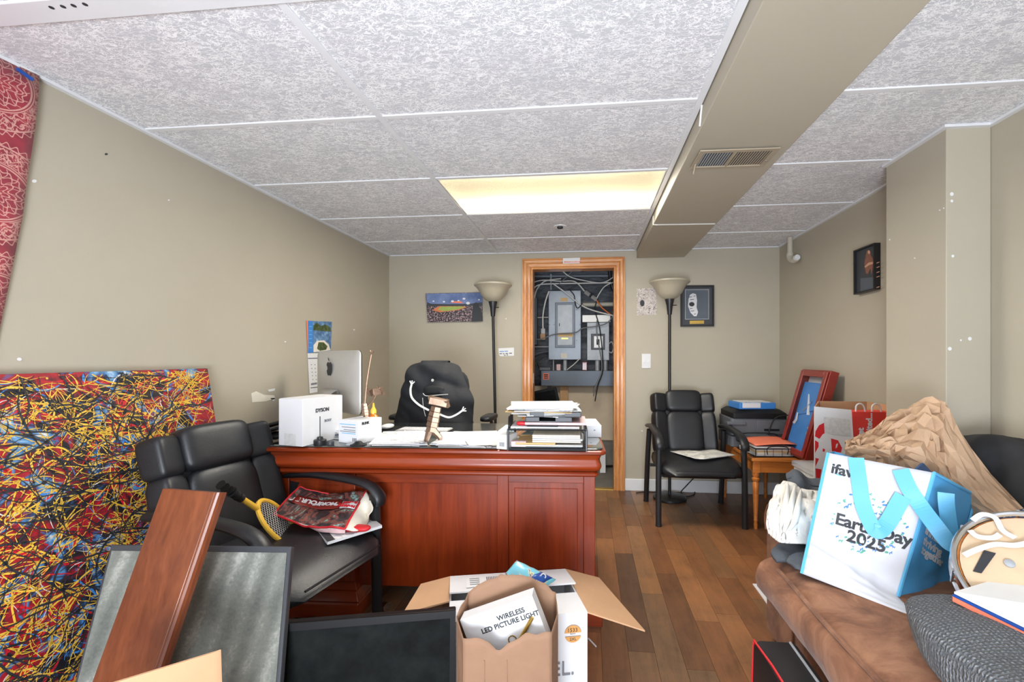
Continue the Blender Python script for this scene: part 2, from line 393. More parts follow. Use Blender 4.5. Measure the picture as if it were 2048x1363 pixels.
def frame(o, ex, ey):
    """matrix with x, y axes and z = x cross y at point o"""
    ex = Vector(ex).normalized(); ey = Vector(ey); ez = ex.cross(ey).normalized(); ey = ez.cross(ex)
    m = Matrix((ex, ey, ez)).transposed().to_4x4(); m.translation = Vector(o); return m
def text(name, s, mat, parent, mx, size, bold=0.0, ext=.0006, align='LEFT', shear=0, space=1, world=True):
    cu = bpy.data.curves.new(name, 'FONT'); cu.body = s; cu.size = size; cu.extrude = ext; cu.offset = bold; cu.align_x = align
    cu.shear = shear; cu.space_character = space; cu.resolution_u = 3
    t = bpy.data.objects.new(name, cu); C.objects.link(t)
    dg = bpy.context.evaluated_depsgraph_get(); me = bpy.data.meshes.new_from_object(t.evaluated_get(dg))
    bpy.data.objects.remove(t); bpy.data.curves.remove(cu)
    root = RM.get(parent.name)
    me.transform((root.inverted() @ mx) if (world and root is not None) else mx)
    me.materials.clear(); me.materials.append(MATS[mat]); me.name = name
    o = bpy.data.objects.new(name, me); C.objects.link(o); o.parent = parent; RM[o.name] = root
    return o
def crumple(G, amp, sc_, seed=0, edge=False, facet=True):
    """displace a point grid along its local normal with creased noise"""
    nI, nJ = len(G), len(G[0]); out = []
    for i in range(nI):
        row = []
        for j in range(nJ):
            p = G[i][j]
            du = G[min(nI-1, i+1)][j]-G[max(0, i-1)][j]; dv = G[i][min(nJ-1, j+1)]-G[i][max(0, j-1)]
            nn = du.cross(dv); nn = nn.normalized() if nn.length > 1e-9 else Vector((0, 0, 1))
            q = Vector((p.x, p.y, p.z))*sc_+Vector((seed*3.1, seed*1.7, seed))
            h = abs(noise.noise(q))*1.6-.35+.5*(abs(noise.noise(q*2.3))-.2)+.25*noise.noise(q*5)
            if not facet: h = noise.noise(q)+.4*noise.noise(q*2.2)
            k = 1.0
            if edge: k = min(1, 4*min(i, nI-1-i)/nI, 4*min(j, nJ-1-j)/nJ)
            row.append(p+nn*(amp*h*k))
        out.append(row)
    return out
def rows(R, nI, nJ):
    """smooth surface through rows of control points"""
    A = []
    for r in R:
        c_ = cr(r, 12); A.append([c_[round(i*(len(c_)-1)/(nJ-1))] for i in range(nJ)])
    cols = [cr([a[j] for a in A], 12) if len(A) > 2 else [A[0][j].lerp(A[1][j], t/24) for t in range(25)] for j in range(nJ)]
    return [[cols[j][round(i*(len(cols[j])-1)/(nI-1))] for j in range(nJ)] for i in range(nI)]
def ellipse(u0, v0, a, b, n_=24): return [(u0+a*math.cos(2*PI*i/n_), v0+b*math.sin(2*PI*i/n_)) for i in range(n_)]
# ================================================================ room shell
XL, XR, YB, YN, ZC = -1.836, 1.623, 4.008, -2.4, 2.112
CX, CY0, CY1 = 1.455, 1.988, 2.361           # boxed column on the right wall
wl = struct(MB().bb((XL-.1, YN, -.02), (XL, YB+.1, ZC+.12)).build('wall_left', 'wall_paint'))
wr = struct(MB().bb((XR, YN, -.02), (XR+.1, YB+.1, ZC+.12)).build('wall_right', 'wall_paint'))
struct(MB().bb((CX, CY0, 0), (XR-.0005, CY1, ZC-.001)).build('wall_column', 'wall_paint', bevel=.003))
DX0, DX1, DZ = -.492, .226, 1.955            # closet door opening
b = MB(); b.bb((XL, YB, -.02), (DX0-.02, YB+.1, ZC+.12)); b.bb((DX1+.02, YB, -.02), (XR, YB+.1, ZC+.12)); b.bb((DX0-.02, YB, DZ+.02), (DX1+.02, YB+.1, ZC+.12))
wb = struct(b.build('wall_back', 'wall_paint'))
# baseboards
for i, (a, c_) in enumerate((((XL, YB-.014, 0), (-.59, YB, .105)), ((.322, YB-.014, 0), (XR, YB, .105)))):
    struct(MB().bb(a, c_).build('baseboard_back', 'white_trim', bevel=.004))
struct(MB().bb((XR-.014, CY1, 0), (XR, YB-.015, .105)).build('baseboard_right', 'white_trim', bevel=.004))
struct(MB().bb((XL, YN, 0), (XL+.014, YB-.015, .105)).build('baseboard_left', 'white_trim', bevel=.004))
# floor with separate planks
fl = struct(MB().bb((XL, YN, -.03), (XR, YB, -.005)).build('floor', 'rubber'))
PW = .105; x = XL; k = 0; planks = 0; shared = {}; rest = MB()
rp = random.Random(3)
while x < XR-.01:
    xw = min(PW, XR-x); y = 1.0-rp.random()*.5
    if x+xw < -1.3: y = 1.4
    first = y
    while y < YB-.001:
        L = rp.choice((.46, .6, .75, .9)); y2 = min(y+L, YB)
        if YB-y2 < .15: y2 = YB
        key = (round(xw, 3), round(y2-y, 3))
        if key not in shared:
            me = bpy.data.meshes.new('plank'); bx_ = MB().bb((0, 0, -.005), (key[0]-.0012, key[1]-.0012, 0))
            me.from_pydata([tuple(p) for p in bx_.v], [], bx_.f); me.materials.append(MATS['floor_plank']); shared[key] = me
        o = bpy.data.objects.new('plank', shared[key]); C.objects.link(o); o.parent = fl; o.location = (x, y, 0); planks += 1
        y = y2
    yy = first
    while yy > YN:
        y0 = max(YN, yy-.5); rest.bb((x, y0, -.005), (x+xw-.0012, yy-.0012, 0)); yy = y0
    x += PW
o = rest.build('plank_rest', 'floor_plank', fl); o['kind'] = 'stuff'
# suspended ceiling: panels, tees
ce = struct(MB().bb((XL, YN, ZC+.05), (XR, YB, ZC+.1)).build('ceiling', 'white_trim'))
TX = (-.8105, .4087); TY = [1.692+.6096*i for i in range(-6, 4)]
ys = [YN]+TY+[YB]
cols = ((XL, TX[0]), (TX[0], TX[1]), (.80, XR))
for a, c_ in cols:
    for i in range(len(ys)-1):
        y0, y1 = ys[i], ys[i+1]
        if a == TX[0] and abs(y0-2.3016) < .01: continue          # light fixture bay
        last = (a == TX[0] and i == len(ys)-2)
        z = ZC
        m = MB().bb((a+.003, y0+.003, z), (c_-.003, y1-.003, z+.016))
        if last: m.v = [Vector((p.x, p.y, p.z+.035*(y1-p.y)/(y1-y0))) for p in m.v]
        m.build('ceiling_panel', 'ceiling_panel', ce)
TW = .0125
for X in TX: MB().bb((X-TW, YN, ZC-.006), (X+TW, YB-.02, ZC+.02)).build('main_tee', 'tee_metal', ce, bevel=.002)
for y in TY:
    for a, c_ in ((XL+.02, TX[0]-TW), (TX[0]+TW, TX[1]-TW), (.845, XR-.02)):
        if abs(y-1.0824) < .01 and a < -1: MB().bb((a, y-.045, ZC-.012), (TX[0]+1.3, y+.028, ZC-.002)).build('cross_rail', 'tee_metal', ce, bevel=.002)
        MB().bb((a, y-TW, ZC-.005), (c_, y+TW, ZC+.02)).build('cross_tee', 'tee_metal', ce, bevel=.002)
for u, v in ((103, 15), (126, 13), (147, 11), (170, 8.5)):
    p = at(u, v, Z=ZC-.0122); MB().lathe([(0, -.001), (.006, -.001), (.006, 0), (0, 0)], p, 10).build('rivet_hole', 'ink', ce)
# wall angle trims
def angle(a, c_): return struct(MB().bb(a, c_).build('trim_ceiling', 'tee_metal'))
angle((XL, YN, ZC-.012), (XL+.02, YB-.02, ZC-.001)); angle((XL, YB-.02, ZC-.010), (.41, YB, ZC-.001)); angle((.85, YB-.02, ZC-.010), (XR, YB, ZC-.001))
angle((XR-.02, CY1, ZC-.012), (XR, YB-.02, ZC-.001)); angle((XR-.02, YN, ZC-.012), (XR, CY0-.02, ZC-.001))
angle((CX-.02, CY0-.02, ZC-.012), (CX, CY1, ZC-.001)); angle((CX, CY0-.02, ZC-.012), (XR-.001, CY0, ZC-.001))
# boxed-in duct
DB = 2.038
du = struct(MB().bb((.425, YN, DB), (.832, YB-.001, ZC+.03)).build('ceiling_duct_boxing', 'wall_paint', bevel=.004))
# cord trim round the duct
p0 = at(1309, 448, Z=DB); p1 = at(1434, 446, Z=DB)
MB().tube([(.424, p0.y, ZC-.02), (.424, p0.y, DB-.003), (.44, p0.y, DB-.004), (.82, p1.y, DB-.004)], .004, 6).build('cord_cover', 'cord_white', du)
MB().tube([(.421, 1.72, ZC-.004), (.422, 1.74, ZC-.03), (.423, 1.76, DB+.01)], .004, 6).build('hook', 'cord_white', du)
# wall scuffs: bare plaster chips on the painted walls
def chip(wall, uv, plane, mat='white_paper', nrm=(1, 0, 0)):
    P = [at(u, v, **plane)+Vector(nrm)*.0006 for u, v in uv]
    MB().prism(P, Vector(nrm)*.0012).build('paint_chip', mat, wall)
for cxy in ((68, 362, 5), (38, 718, 5), (212, 308, 3), (570, 683, 2), (708, 659, 2), (337, 400, 2)):
    chip(wl, ellipse(cxy[0], cxy[1], cxy[2], cxy[2]*.7, 7), dict(X=XL), 'white_paper' if cxy[0] != 212 else 'ink')
chip(wl, [(502, 786), (512, 782), (528, 789), (548, 790), (550, 797), (530, 802), (504, 804)], dict(X=XL), 'cream_paper')
chip(wl, [(535, 779), (550, 776), (549, 781), (538, 783)], dict(X=XL), 'white_paper')
chip(wl, [(540, 796), (551, 795), (547, 802)], dict(X=XL), 'white_paper')
for u, v, r in ((1903, 388, 4), (1903, 402, 3), (1905, 512, 3), (1899, 697, 4), (1939, 677, 4), (1921, 680, 2)):
    chip(wr, ellipse(u, v, r, r, 7), dict(Y=CY0), 'white_paper', (0, -1, 0))
for u, v in ((1880, 420), (1888, 416), (1780, 479), (1830, 516)): chip(wr, ellipse(u, v, 1.6, 1.6, 6), dict(X=CX), 'white_paper', (-1, 0, 0))
for u, v in ((1012, 637), (1284, 861)): chip(wb, ellipse(u, v, 1.5, 1.5, 6), dict(Y=YB), 'white_paper', (0, -1, 0))
# ================================================================ ceiling things
r = thing('light_fixture', 'recessed fluorescent ceiling light with textured lens, glowing warm white', 'ceiling light', (-.2, 2.606, ZC))
LX0, LX1, LY0, LY1 = TX[0]+TW+.002, TX[1]-TW-.002, 2.3016+TW+.002, 2.911-TW-.002
b = MB(); z1 = ZC+.047
b.bb((LX0, LY0, z1-.003), (LX1, LY1, z1))
for q in (((LX0, LY0, ZC), (LX0+.004, LY1, z1)), ((LX1-.004, LY0, ZC), (LX1, LY1, z1)), ((LX0, LY0, ZC), (LX1, LY0+.004, z1)), ((LX0, LY1-.004, ZC), (LX1, LY1, z1))): b.bb(*q)
b.build('housing', 'white_trim', r, True)
MB().cyl((LX0+.03, LY1-.16, ZC+.028), (LX1-.03, LY1-.16, ZC+.028), .012, n_=12).build('tube', 'tube_glow', r, True, True)
ll = bpy.data.lights.new('fixture_light', 'AREA'); ll.shape = 'RECTANGLE'; ll.size = 1.12; ll.size_y = .5; ll.energy = 31; ll.color = (1, .965, .89)
lo = bpy.data.objects.new('fixture_light', ll); C.objects.link(lo); lo.parent = r; lo.location = (0, 0, -.012)
MB().bb((LX0+.005, LY0+.005, ZC-.001), (LX1-.005, LY1-.005, ZC+.0015)).build('lens', 'fixture_lens', r, True)
p = at(1120, 452, Z=ZC)
r = thing('sprinkler_head', 'small recessed sprinkler head with white ring in the ceiling panel', 'sprinkler', (p.x, p.y, ZC-.02))
MB().lathe([(.0, ZC-.004), (.045, ZC-.006), (.047, ZC-.001), (.0, ZC)], (p.x, p.y, 0), 20).build('ring', 'white_trim', r, True, True)
MB().lathe([(.0, ZC-.016), (.02, ZC-.016), (.022, ZC-.006), (.0, ZC-.005)], (p.x, p.y, 0), 14).build('cap', 'ink', r, True, True)
# supply grille under the duct
g0 = at(1400, 297, Z=DB); gw, gd = .322, .185
r = thing('air_vent_grille', 'beige metal air vent grille with slats under the boxed duct', 'air vent', (.465, 1.925, DB-.012), .015)
b = MB()
for q in (((0, 0, 0), (gw, .022, .006)), ((0, gd-.022, 0), (gw, gd, .006)), ((0, .022, 0), (.022, gd-.022, .006)), ((gw-.022, .022, 0), (gw, gd-.022, .006)), ((.148, .022, 0), (.158, gd-.022, .006))): b.bb(*q)
b.build('frame', 'grille_paint', r, bevel=.0015)
MB().bb((.015, .015, .0085), (gw-.015, gd-.015, .0105)).build('backing', 'dark_grey_plastic', r)
sl = bpy.data.meshes.new('slat'); q = MB().box((0, gd/2, .004), (.0055, gd-.044, .0018), Matrix.Rotation(.0, 4, 'Y')); sl.from_pydata([tuple(p) for p in q.v], [], q.f); sl.materials.append(MATS['grille_paint'])
sl2 = sl.copy(); sl2.materials.clear(); sl2.materials.append(MATS['steel'])
for i in range(26):
    xx = .028+i*.0107
    if .146 < xx < .16: continue
    o = bpy.data.objects.new('slat', sl2 if i < 11 else sl); C.objects.link(o); o.parent = r; o.location = (xx, 0, .001)
for xx, yy in ((.011, .12), (gw-.011, .12)):
    MB().lathe([(.0, -.003), (.005, -.002), (.005, .001), (0, .001)], (xx, yy, 0), 10).build('screw', 'chrome', r, smooth=True)
MB().tube([(.011, .12, -.002), (.012, .14, -.01), (.011, .16, -.03)], .003, 6).build('lever', 'grille_paint', r, smooth=True)
# drain pipe elbow in the far right corner
p = at(1580, 480, X=1.575)
r = thing('drain_pipe', 'taupe painted pipe with elbow hanging from the ceiling by the corner', 'pipe', (p.x, p.y, 1.92))
q = at(1580, 516, X=p.x); yv = p.y
MB().tube([(p.x, yv, ZC-.004), (p.x, yv, 1.965)], .02, 14).build('riser', 'pipe_paint', r, True, True)
MB().tube(cr([(p.x, yv, 1.985), (p.x, yv, 1.955), (p.x+.005, yv-.02, 1.93), (p.x+.012, yv-.05, 1.922), (p.x+.014, yv-.075, 1.93)], 5), .026, 14).build('elbow', 'pipe_paint', r, True, True)
MB().tube([(p.x+.014, yv-.072, 1.93), (p.x+.016, yv-.092, 1.934)], .021, 14).build('socket', 'white_trim', r, True, True)
# ================================================================ closet door frame
d1 = thing('door_1', 'x', 'x', ((DX0+DX1)/2, YB, 0))
for kk in ('label', 'category'): del d1[kk]
struct(d1)
# casing profile (offset outwards from the opening, thickness towards the room)
prof = [(.0, .006), (.004, .012), (.012, .012), (.018, .008), (.024, .014), (.046, .016), (.05, .012), (.058, .018), (.078, .020), (.084, .026), (.094, .026), (.094, 0)]
def casing(side):
    L = []
    for off, th in [(0, 0)]+prof:
        if side == 'top':
            a = Vector((DX0-off, YB-th, DZ+off)); c_ = Vector((DX1+off, YB-th, DZ+off))
        elif side == 'left':
            a = Vector((DX0-off, YB-th, 0)); c_ = Vector((DX0-off, YB-th, DZ+off))
        else:
            a = Vector((DX1+off, YB-th, 0)); c_ = Vector((DX1+off, YB-th, DZ+off))
        L.append((a, c_))
    m = MB(); m.loft([[q[0] for q in L], [q[1] for q in L]], True, True)
    return m
casing('top').build('head_casing', 'oak_h', d1, True); casing('left').build('side_casing', 'oak_v', d1, True); casing('right').build('side_casing', 'oak_v', d1, True)
MB().bb((DX0-.02, YB+.0005, 0), (DX0, YB+.115, DZ)).build('jamb', 'oak_v', d1, True); MB().bb((DX1, YB+.0005, 0), (DX1+.02, YB+.115, DZ)).build('jamb', 'oak_v', d1, True)
MB().bb((DX0-.02, YB+.0005, DZ), (DX1+.02, YB+.115, DZ+.02)).build('head_jamb', 'oak_h', d1, True)
MB().bb((DX0, YB-.005, -.004), (DX1, YB+.05, .008)).build('threshold', 'gold', d1, True, bevel=.003)
for z in (.98, ): MB().bb((DX0-.001, YB+.02, z-.045), (DX0+.004, YB+.05, z+.045)).build('hinge', 'steel', d1, True)
def sheet(name, wallpts, mat, lab, cat, th=.0015, nrm=(0, -1, 0)):
    o = MB().prism([p+Vector(nrm)*.0008 for p in wallpts], Vector(nrm)*th).build(name, mat); return solo(o, lab, cat)
def wp(uv, off=0.0, **pl):
    k = list(pl)[0]; return [at(u, v, **{k: pl[k]-off}) for u, v in uv]
o = sheet('door_sign', wp([(1126, 516), (1160, 515), (1160, 526), (1126, 527)], Y=YB-.0265), 'white_paper', 'small white paper sign taped on the closet door head', 'sign')
text('lettering', 'SPRINKLER VALVE ROOM', 'orange_folder', o, frame(at(1128, 525, Y=YB-.0297), (1, 0, 0), (0, 0, 1)), .017, .0004, space=.72)
# ---------------- closet behind the door
YC = 4.92
def st(m, name, mat, **k): return struct(m.build(name, mat, **k))
st(MB().bb((-.9, YC, 0), (.65, YC+.08, 2.5)), 'wall_closet_back', 'plaster'); st(MB().bb((-.98, YB+.1, 0), (-.9, YC, 2.5)), 'wall_closet_left', 'plaster'); st(MB().bb((.65, YB+.1, 0), (.73, YC, 2.5)), 'wall_closet_right', 'plaster')
st(MB().bb((-.98, YB+.002, -.05), (.73, YC+.08, -.006)), 'floor_closet', 'concrete'); st(MB().bb((-.98, YB+.1, 2.4), (.73, YC, 2.45)), 'ceiling_closet', 'membrane')
# ================================================================ utility closet contents
def cbox(m, u0, v0, u1, v1, y0, y1):
    """box whose front face (at depth y0) fills the pixel rectangle"""
    a = at(u0, v1, Y=y0); c_ = at(u1, v0, Y=y0)
    return m.bb((a.x, y0, a.z), (c_.x, y1, c_.z))
mem = MB(); G = [[Vector((-.9+1.55*j/24, YC-.012, .86+1.52*i/20)) for j in range(25)] for i in range(21)]
mem.grid(crumple(G, .012, 5, 3)); o = mem.build('dark_membrane_sheet', 'membrane', smooth=True, solid=.004)
solo(o, 'crinkled dark plastic sheet lining the upper closet wall behind the panels', 'plastic sheet')
P0 = YC-.03
r = thing('electrical_panel', 'tall grey electrical breaker panel with glazed door in the closet', 'electrical panel', at(1129, 719, Y=P0))
cbox(MB(), 1097, 580, 1162, 719, P0-.11, P0).build('enclosure', 'panel_grey', r, True, bevel=.004)
dr = cbox(MB(), 1110, 604, 1150, 695, P0-.122, P0-.111).build('door', 'trough_grey', r, True, bevel=.004)
cbox(MB(), 1115, 609, 1145, 690, P0-.127, P0-.1225).build('window', 'steel', dr, True, bevel=.002)
cbox(MB(), 1116, 665, 1146, 673, P0-.129, P0-.1275).build('label_strip', 'manila', dr, True)
cbox(MB(), 1123, 675, 1136, 678, P0-.129, P0-.1275).build('label_strip', 'gold', dr, True)
cbox(MB(), 1121, 595, 1135, 602, P0-.113, P0-.1105).build('sticker', 'manila', r, True)
cbox(MB(), 1122, 706, 1134, 716, P0-.113, P0-.1105).build('sticker', 'cream_paper', r, True)
cbox(MB(), 1118, 646, 1119.4, 652, P0-.133, P0-.1275).build('latch', 'ink', dr, True)
for u, v in ((1098.5, 649), (1160, 649), (1099, 717), (1160, 717), (1108, 649), (1153, 619), (1153, 680)):
    cbox(MB(), u-.7, v-.7, u+.7, v+.7, P0-.114, P0-.1105).build('screw', 'ink', r, True)
r = thing('foil_covered_breaker', 'smaller breaker box wrapped in shiny silver cover beside the tall panel', 'breaker box', at(1196, 720, Y=P0))
cbox(MB(), 1174, 644, 1218.5, 720, P0-.1, P0).build('enclosure', 'steel', r, True, bevel=.004)
cbox(MB(), 1164.5, 629, 1221, 644, P0-.125, P0).build('hood', 'aluminium', r, True, bevel=.003)
fr = cbox(MB(), 1182, 667, 1210, 699, P0-.108, P0-.1005).build('window_frame', 'dark_grey_plastic', r, True, bevel=.005)
cbox(MB(), 1188, 671.7, 1205.5, 695, P0-.112, P0-.1085).build('plate', 'aluminium', fr, True)
cbox(MB(), 1193, 678, 1199, 689, P0-.12, P0-.1125).build('breaker_switch', 'black_plastic', fr, True)
r = thing('wire_trough', 'long dark grey metal wiring trough with warning label under the panels', 'wire trough', at(1155, 771, Y=P0))
cbox(MB(), 1082, 741, 1228, 771, P0-.12, P0).build('enclosure', 'trough_grey', r, True, bevel=.003)
cbox(MB(), 1086, 746, 1098, 758.6, P0-.122, P0-.1205).build('warning_label', 'orange_folder', r, True)
for k, (v0, v1) in enumerate(((748, 750.5), (752, 754), (755.5, 757))): cbox(MB(), 1088, v0, 1096, v1, P0-.1232, P0-.1222).build('print', 'ink', r, True)
for u0, u1, nm in ((1105.5, 1108.5, 'steel'), (1126, 1134.5, 'steel'), (1189.7, 1199.5, 'steel'), (1205.5, 1215.4, 'steel')):
    a = at((u0+u1)/2, 740, Y=P0-.06); c_ = at((u0+u1)/2, 720, Y=P0-.06); rr = (at(u1, 730, Y=P0-.06).x-at(u0, 730, Y=P0-.06).x)/2
    MB().cyl(a-Vector((0, 0, .004)), c_+Vector((0, 0, .004)), rr, n_=14).build('conduit_nipple', nm, r, True, True)
sheetY = P0-.07
def cthing(name, lab, cat, u0, v0, u1, v1, y0, y1, mat, **k): return solo(cbox(MB(), u0, v0, u1, v1, y0, y1).build(name, mat, **k), lab, cat)
cthing('junction_box', 'red electrical box standing on the wiring trough', 'electrical box', 1164.4, 723, 1174, 740.2, P0-.08, P0-.03, 'red_paint', bevel=.004)
cthing('power_adapter', 'small pink labelled plug adapter on the wiring trough', 'adapter', 1113, 728, 1121, 740.2, P0-.08, P0-.04, 'pink_card', bevel=.003)
r = thing('router', 'grey network router with black antenna at the left end of the trough', 'router', at(1090, 740, Y=P0-.06))
cbox(MB(), 1079, 734.5, 1101, 740.2, P0-.11, P0-.02).build('case', 'grey_plastic', r, True, bevel=.004)
MB().tube([at(1078, 736, Y=P0-.07), at(1074, 724, Y=P0-.07)], [.006, .004], 8).build('antenna', 'black_plastic', r, True, True)
cthing('side_cabinet_box', 'narrow grey metal box at the far left edge of the closet wall', 'electrical box', 1060, 594.7, 1074, 689, P0-.09, P0, 'trough_grey', bevel=.004)
r = thing('power_outlet', 'white wall outlet with brown plug box left of the tall panel', 'outlet', at(1086, 679, Y=P0))
cbox(MB(), 1082, 656.5, 1090, 667, P0-.03, P0).build('plate', 'white_card', r, True, bevel=.003); cbox(MB(), 1080.5, 667, 1090.5, 679, P0-.06, P0).build('plug_box', 'cardboard', r, True, bevel=.003)
def pipe(name, lab, cat, uvs, rad, mat, y=None, n_=8, k=6):
    pts = [at(u, v, Y=(YC-.20 if y is None else y)+(0.012*((i*7) % 3))) for i, (u, v) in enumerate(uvs)]
    return solo(MB().tube(cr(pts, k), rad, n_).build(name, mat, smooth=True), lab, cat)
pipe('support_rail', 'short steel rail between the side box and the tall panel', 'rail', [(1070, 635), (1098, 634)], .008, 'aluminium', P0-.03)
pipe('horizontal_pipe', 'thick grey pipe running across the closet above the breaker box', 'pipe', [(1163, 609), (1232, 608)], .024, 'pipe_paint', P0-.03, 12)
pipe('upper_strut', 'pale metal strut across the top of the closet wall', 'strut', [(1062, 552), (1232, 551)], .013, 'panel_grey', P0-.02)
pipe('riser_conduit', 'thin steel conduit rising from the top of the tall panel', 'conduit', [(1102, 580), (1102, 548)], .011, 'steel', P0-.05)
pipe('lower_conduit', 'thin conduit running left from the tall panel below the outlet', 'conduit', [(1062, 693), (1099, 693)], .007, 'steel', P0-.05)
pipe('flexible_conduit', 'grey flexible conduit entering the tall panel low on its left', 'conduit', [(1060, 716), (1072, 708), (1085, 704), (1098, 702)], .013, 'grey_plastic', P0-.05)
pipe('flexible_conduit', 'thick grey flexible conduit curving down below the wiring trough', 'conduit', [(1099, 768), (1096, 785), (1084, 796), (1062, 797)], .018, 'grey_plastic', P0-.06, 10)
pipe('black_pipe', 'black bracket pipe in the upper right corner of the closet', 'pipe', [(1219, 540), (1222, 565), (1229, 585)], .02, 'black_metal', P0-.05, 10)
G1 = 'loose cables in the closet'
for nm, uvs, rad, mt, lab in (
    ('cable', [(1120, 536), (1138, 552), (1165, 560), (1205, 565), (1232, 550)], .006, 'cord_white', 'white cable sagging from the closet door head to the right jamb'),
    ('cable', [(1062, 566), (1085, 560), (1120, 562), (1150, 563), (1169, 582)], .006, 'cord_white', 'white cable running to the taped grey connector'),
    ('cable', [(1062, 584), (1076, 570), (1110, 567), (1170, 566), (1222, 565)], .007, 'cord_white', 'straight white cable across the top of the closet'),
    ('cable', [(1069, 596), (1074, 578), (1090, 562), (1122, 557)], .006, 'cord_white', 'white cable arching out of the narrow side box'),
    ('cable', [(1086, 658), (1086, 630), (1091, 602), (1098, 582)], .008, 'cord_white', 'white cable rising from the brown plug to the panel top'),
    ('cable', [(1105, 566), (1130, 584), (1160, 608), (1185, 620), (1232, 632)], .007, 'cord_white', 'white cable falling diagonally from the panel top to the right'),
    ('cable', [(1062, 676), (1080, 678), (1110, 668), (1150, 665), (1165, 656), (1195, 652), (1216, 644), (1232, 622)], .006, 'cord_grey', 'grey cable looping across the front of both breaker boxes'),
    ('cable', [(1193, 600), (1205, 616), (1232, 636)], .007, 'cord_orange', 'orange cable behind the hood of the breaker box'),
    ('cable', [(1194, 640), (1194, 670), (1204, 735), (1190, 775), (1187, 792)], .006, 'cord_grey', 'grey cord dangling in front of the breaker box with bent end'),
    ('cable', [(1195, 598), (1190, 620), (1200, 660), (1206, 735), (1196, 770), (1190, 802)], .006, 'rubber', 'black cord hanging lowest over the wiring trough'),
    ('cable', [(1216, 690), (1223, 683), (1227, 694), (1223, 705), (1216, 700)], .006, 'cord_white', 'white cable loop at the right jamb beside the breaker box'),
    ('cable', [(1232, 562), (1210, 572), (1198, 588), (1192, 600)], .006, 'cord_white', 'white cable coming from upper right to the connector'),
    ('cable', [(1140, 580), (1148, 590), (1150, 604), (1155, 616), (1165, 606)], .005, 'rubber', 'thin black cable squiggle over the right corner of the tall panel'),
    ('cable', [(1118, 567), (1135, 552), (1146, 539)], .005, 'cord_grey', 'thin grey cable rising to the closet ceiling'),
    ('cable', [(1134, 739), (1148, 728), (1160, 716)], .005, 'cord_white', 'short white cable between the red box and panel')):
    pipe(nm, lab, 'cable', uvs, rad, mt, P0-.05 if uvs[0][0] == 1216 else None)['group'] = G1
m = MB(); a = at(1170, 583, Y=YC-.19); c_ = at(1193, 599, Y=YC-.19); m.tube([a, c_], .024, 4, flat=(1, .8)); r = m.build('cable_connector', 'aluminium'); solo(r, 'taped grey inline connector hanging among the closet cables', 'connector')
q = MB().tube([a.lerp(c_, .42)+Vector((0, -.004, 0)), a.lerp(c_, .58)+Vector((0, -.004, 0))], .026, 4, flat=(1, .8)).build('tape_band', 'dark_grey_plastic', r, True)
# lower part of the closet
cthing('wall_stud', 'bare wooden stud below the wiring trough', 'stud', 1120, 771, 1136, 935, P0-.02, YC-.001, 'stud_wood')
Q = [at(u, v, Y=YC-.25) for u, v in ((1050, 786), (1111, 774), (1113, 776), (1123, 820), (1120, 823), (1050, 834))]
r = thing('old_monitor', 'tilted black monitor leaning in the closet below the trough', 'monitor', at(1086, 832, Y=YC-.2))
MB().prism(Q, (0, .04, 0)).build('shell', 'black_plastic', r, True, bevel=.004)
Q = [at(u, v, Y=YC-.2505) for u, v in ((1050, 790), (1109, 779), (1117, 818), (1050, 829))]
MB().prism(Q, (0, -.002, 0)).build('screen', 'screen_black', r, True)
cthing('cardboard_carton', 'plain brown carton standing under the tilted monitor in the closet', 'carton', 1040, 834, 1118, 935, YC-.4, YC-.08, 'cardboard')
cthing('blue_cloth_bundle', 'blue and red bundle on the carton in the closet', 'bundle', 1046, 824, 1094, 834, YC-.39, YC-.27, 'deep_blue', bevel=.02)
cthing('concrete_block', 'grey concrete block at the foot of the closet wall', 'block', 1196, 884, 1240, 928, YC-.12, YC-.002, 'concrete')
Q = [Vector((p.x, p.y, p.z)) for p in (at(1200, 945, Z=0), at(1211, 945, Z=0), at(1211, 905, Y=YC-.16), at(1200, 904, Y=YC-.16))]
solo(MB().prism(Q, (0, .004, 0)).build('white_board', 'white_card'), 'small white board leaning low in the closet beside the block', 'board')
# ================================================================ pictures and notes on the walls
def wrect(uvs, Y, d, name, mat, par, **k):
    return MB().prism([at(u, v, Y=Y) for u, v in uvs], (0, d, 0)).build(name, mat, par, True, **k)
r = thing('canvas_photo', 'wide canvas photo of a ball stadium at dusk on the back wall', 'picture', at(910, 644, Y=YB-.02))
wrect([(852.5, 587), (964, 585), (966, 642), (857, 644)], YB-.001, -.02, 'canvas', 'stadium_crowd', r)
yy = YB-.0213
wrect([(852.5, 587), (964, 585), (965, 607), (853.5, 609)], yy, -.0006, 'sky_area', 'dusk_sky', r)
wrect([(864, 620), (878, 612), (925, 612), (934, 614), (915, 620), (880, 624)], yy, -.0008, 'clay_area', 'clay', r)
wrect([(875, 619), (882, 613), (922, 612.5), (930, 614), (912, 619), (890, 622)], yy, -.0012, 'grass_area', 'grass', r)
wrect([(854, 604), (862, 607), (900, 608), (940, 607), (964, 604), (965, 611), (854, 612)], yy, -.0009, 'stand_roof', 'dark_grey_plastic', r)
for u, v, s_ in ((867, 602, 2), (888, 603, 2.4), (905, 602, 3), (917, 601, 2), (928, 597, 3), (958, 599, 2), (936, 606, 4)):
    wrect(ellipse(u, v, s_, s_*.7, 8), yy, -.0014, 'floodlight', 'white_card', r)
wrect([(900, 605), (908, 602), (922, 602), (926, 606)], yy, -.0011, 'red_glow_area', 'orange_folder', r)
wrect([(943, 643), (945, 620), (946, 608), (952, 604), (958, 607), (960, 618), (964, 624), (965.5, 642)], yy, -.0016, 'silhouette', 'ink', r)
r = thing('handwritten_note', 'small handwritten white note taped to the wall beside the lamp', 'note', at(1012, 712, Y=YB))
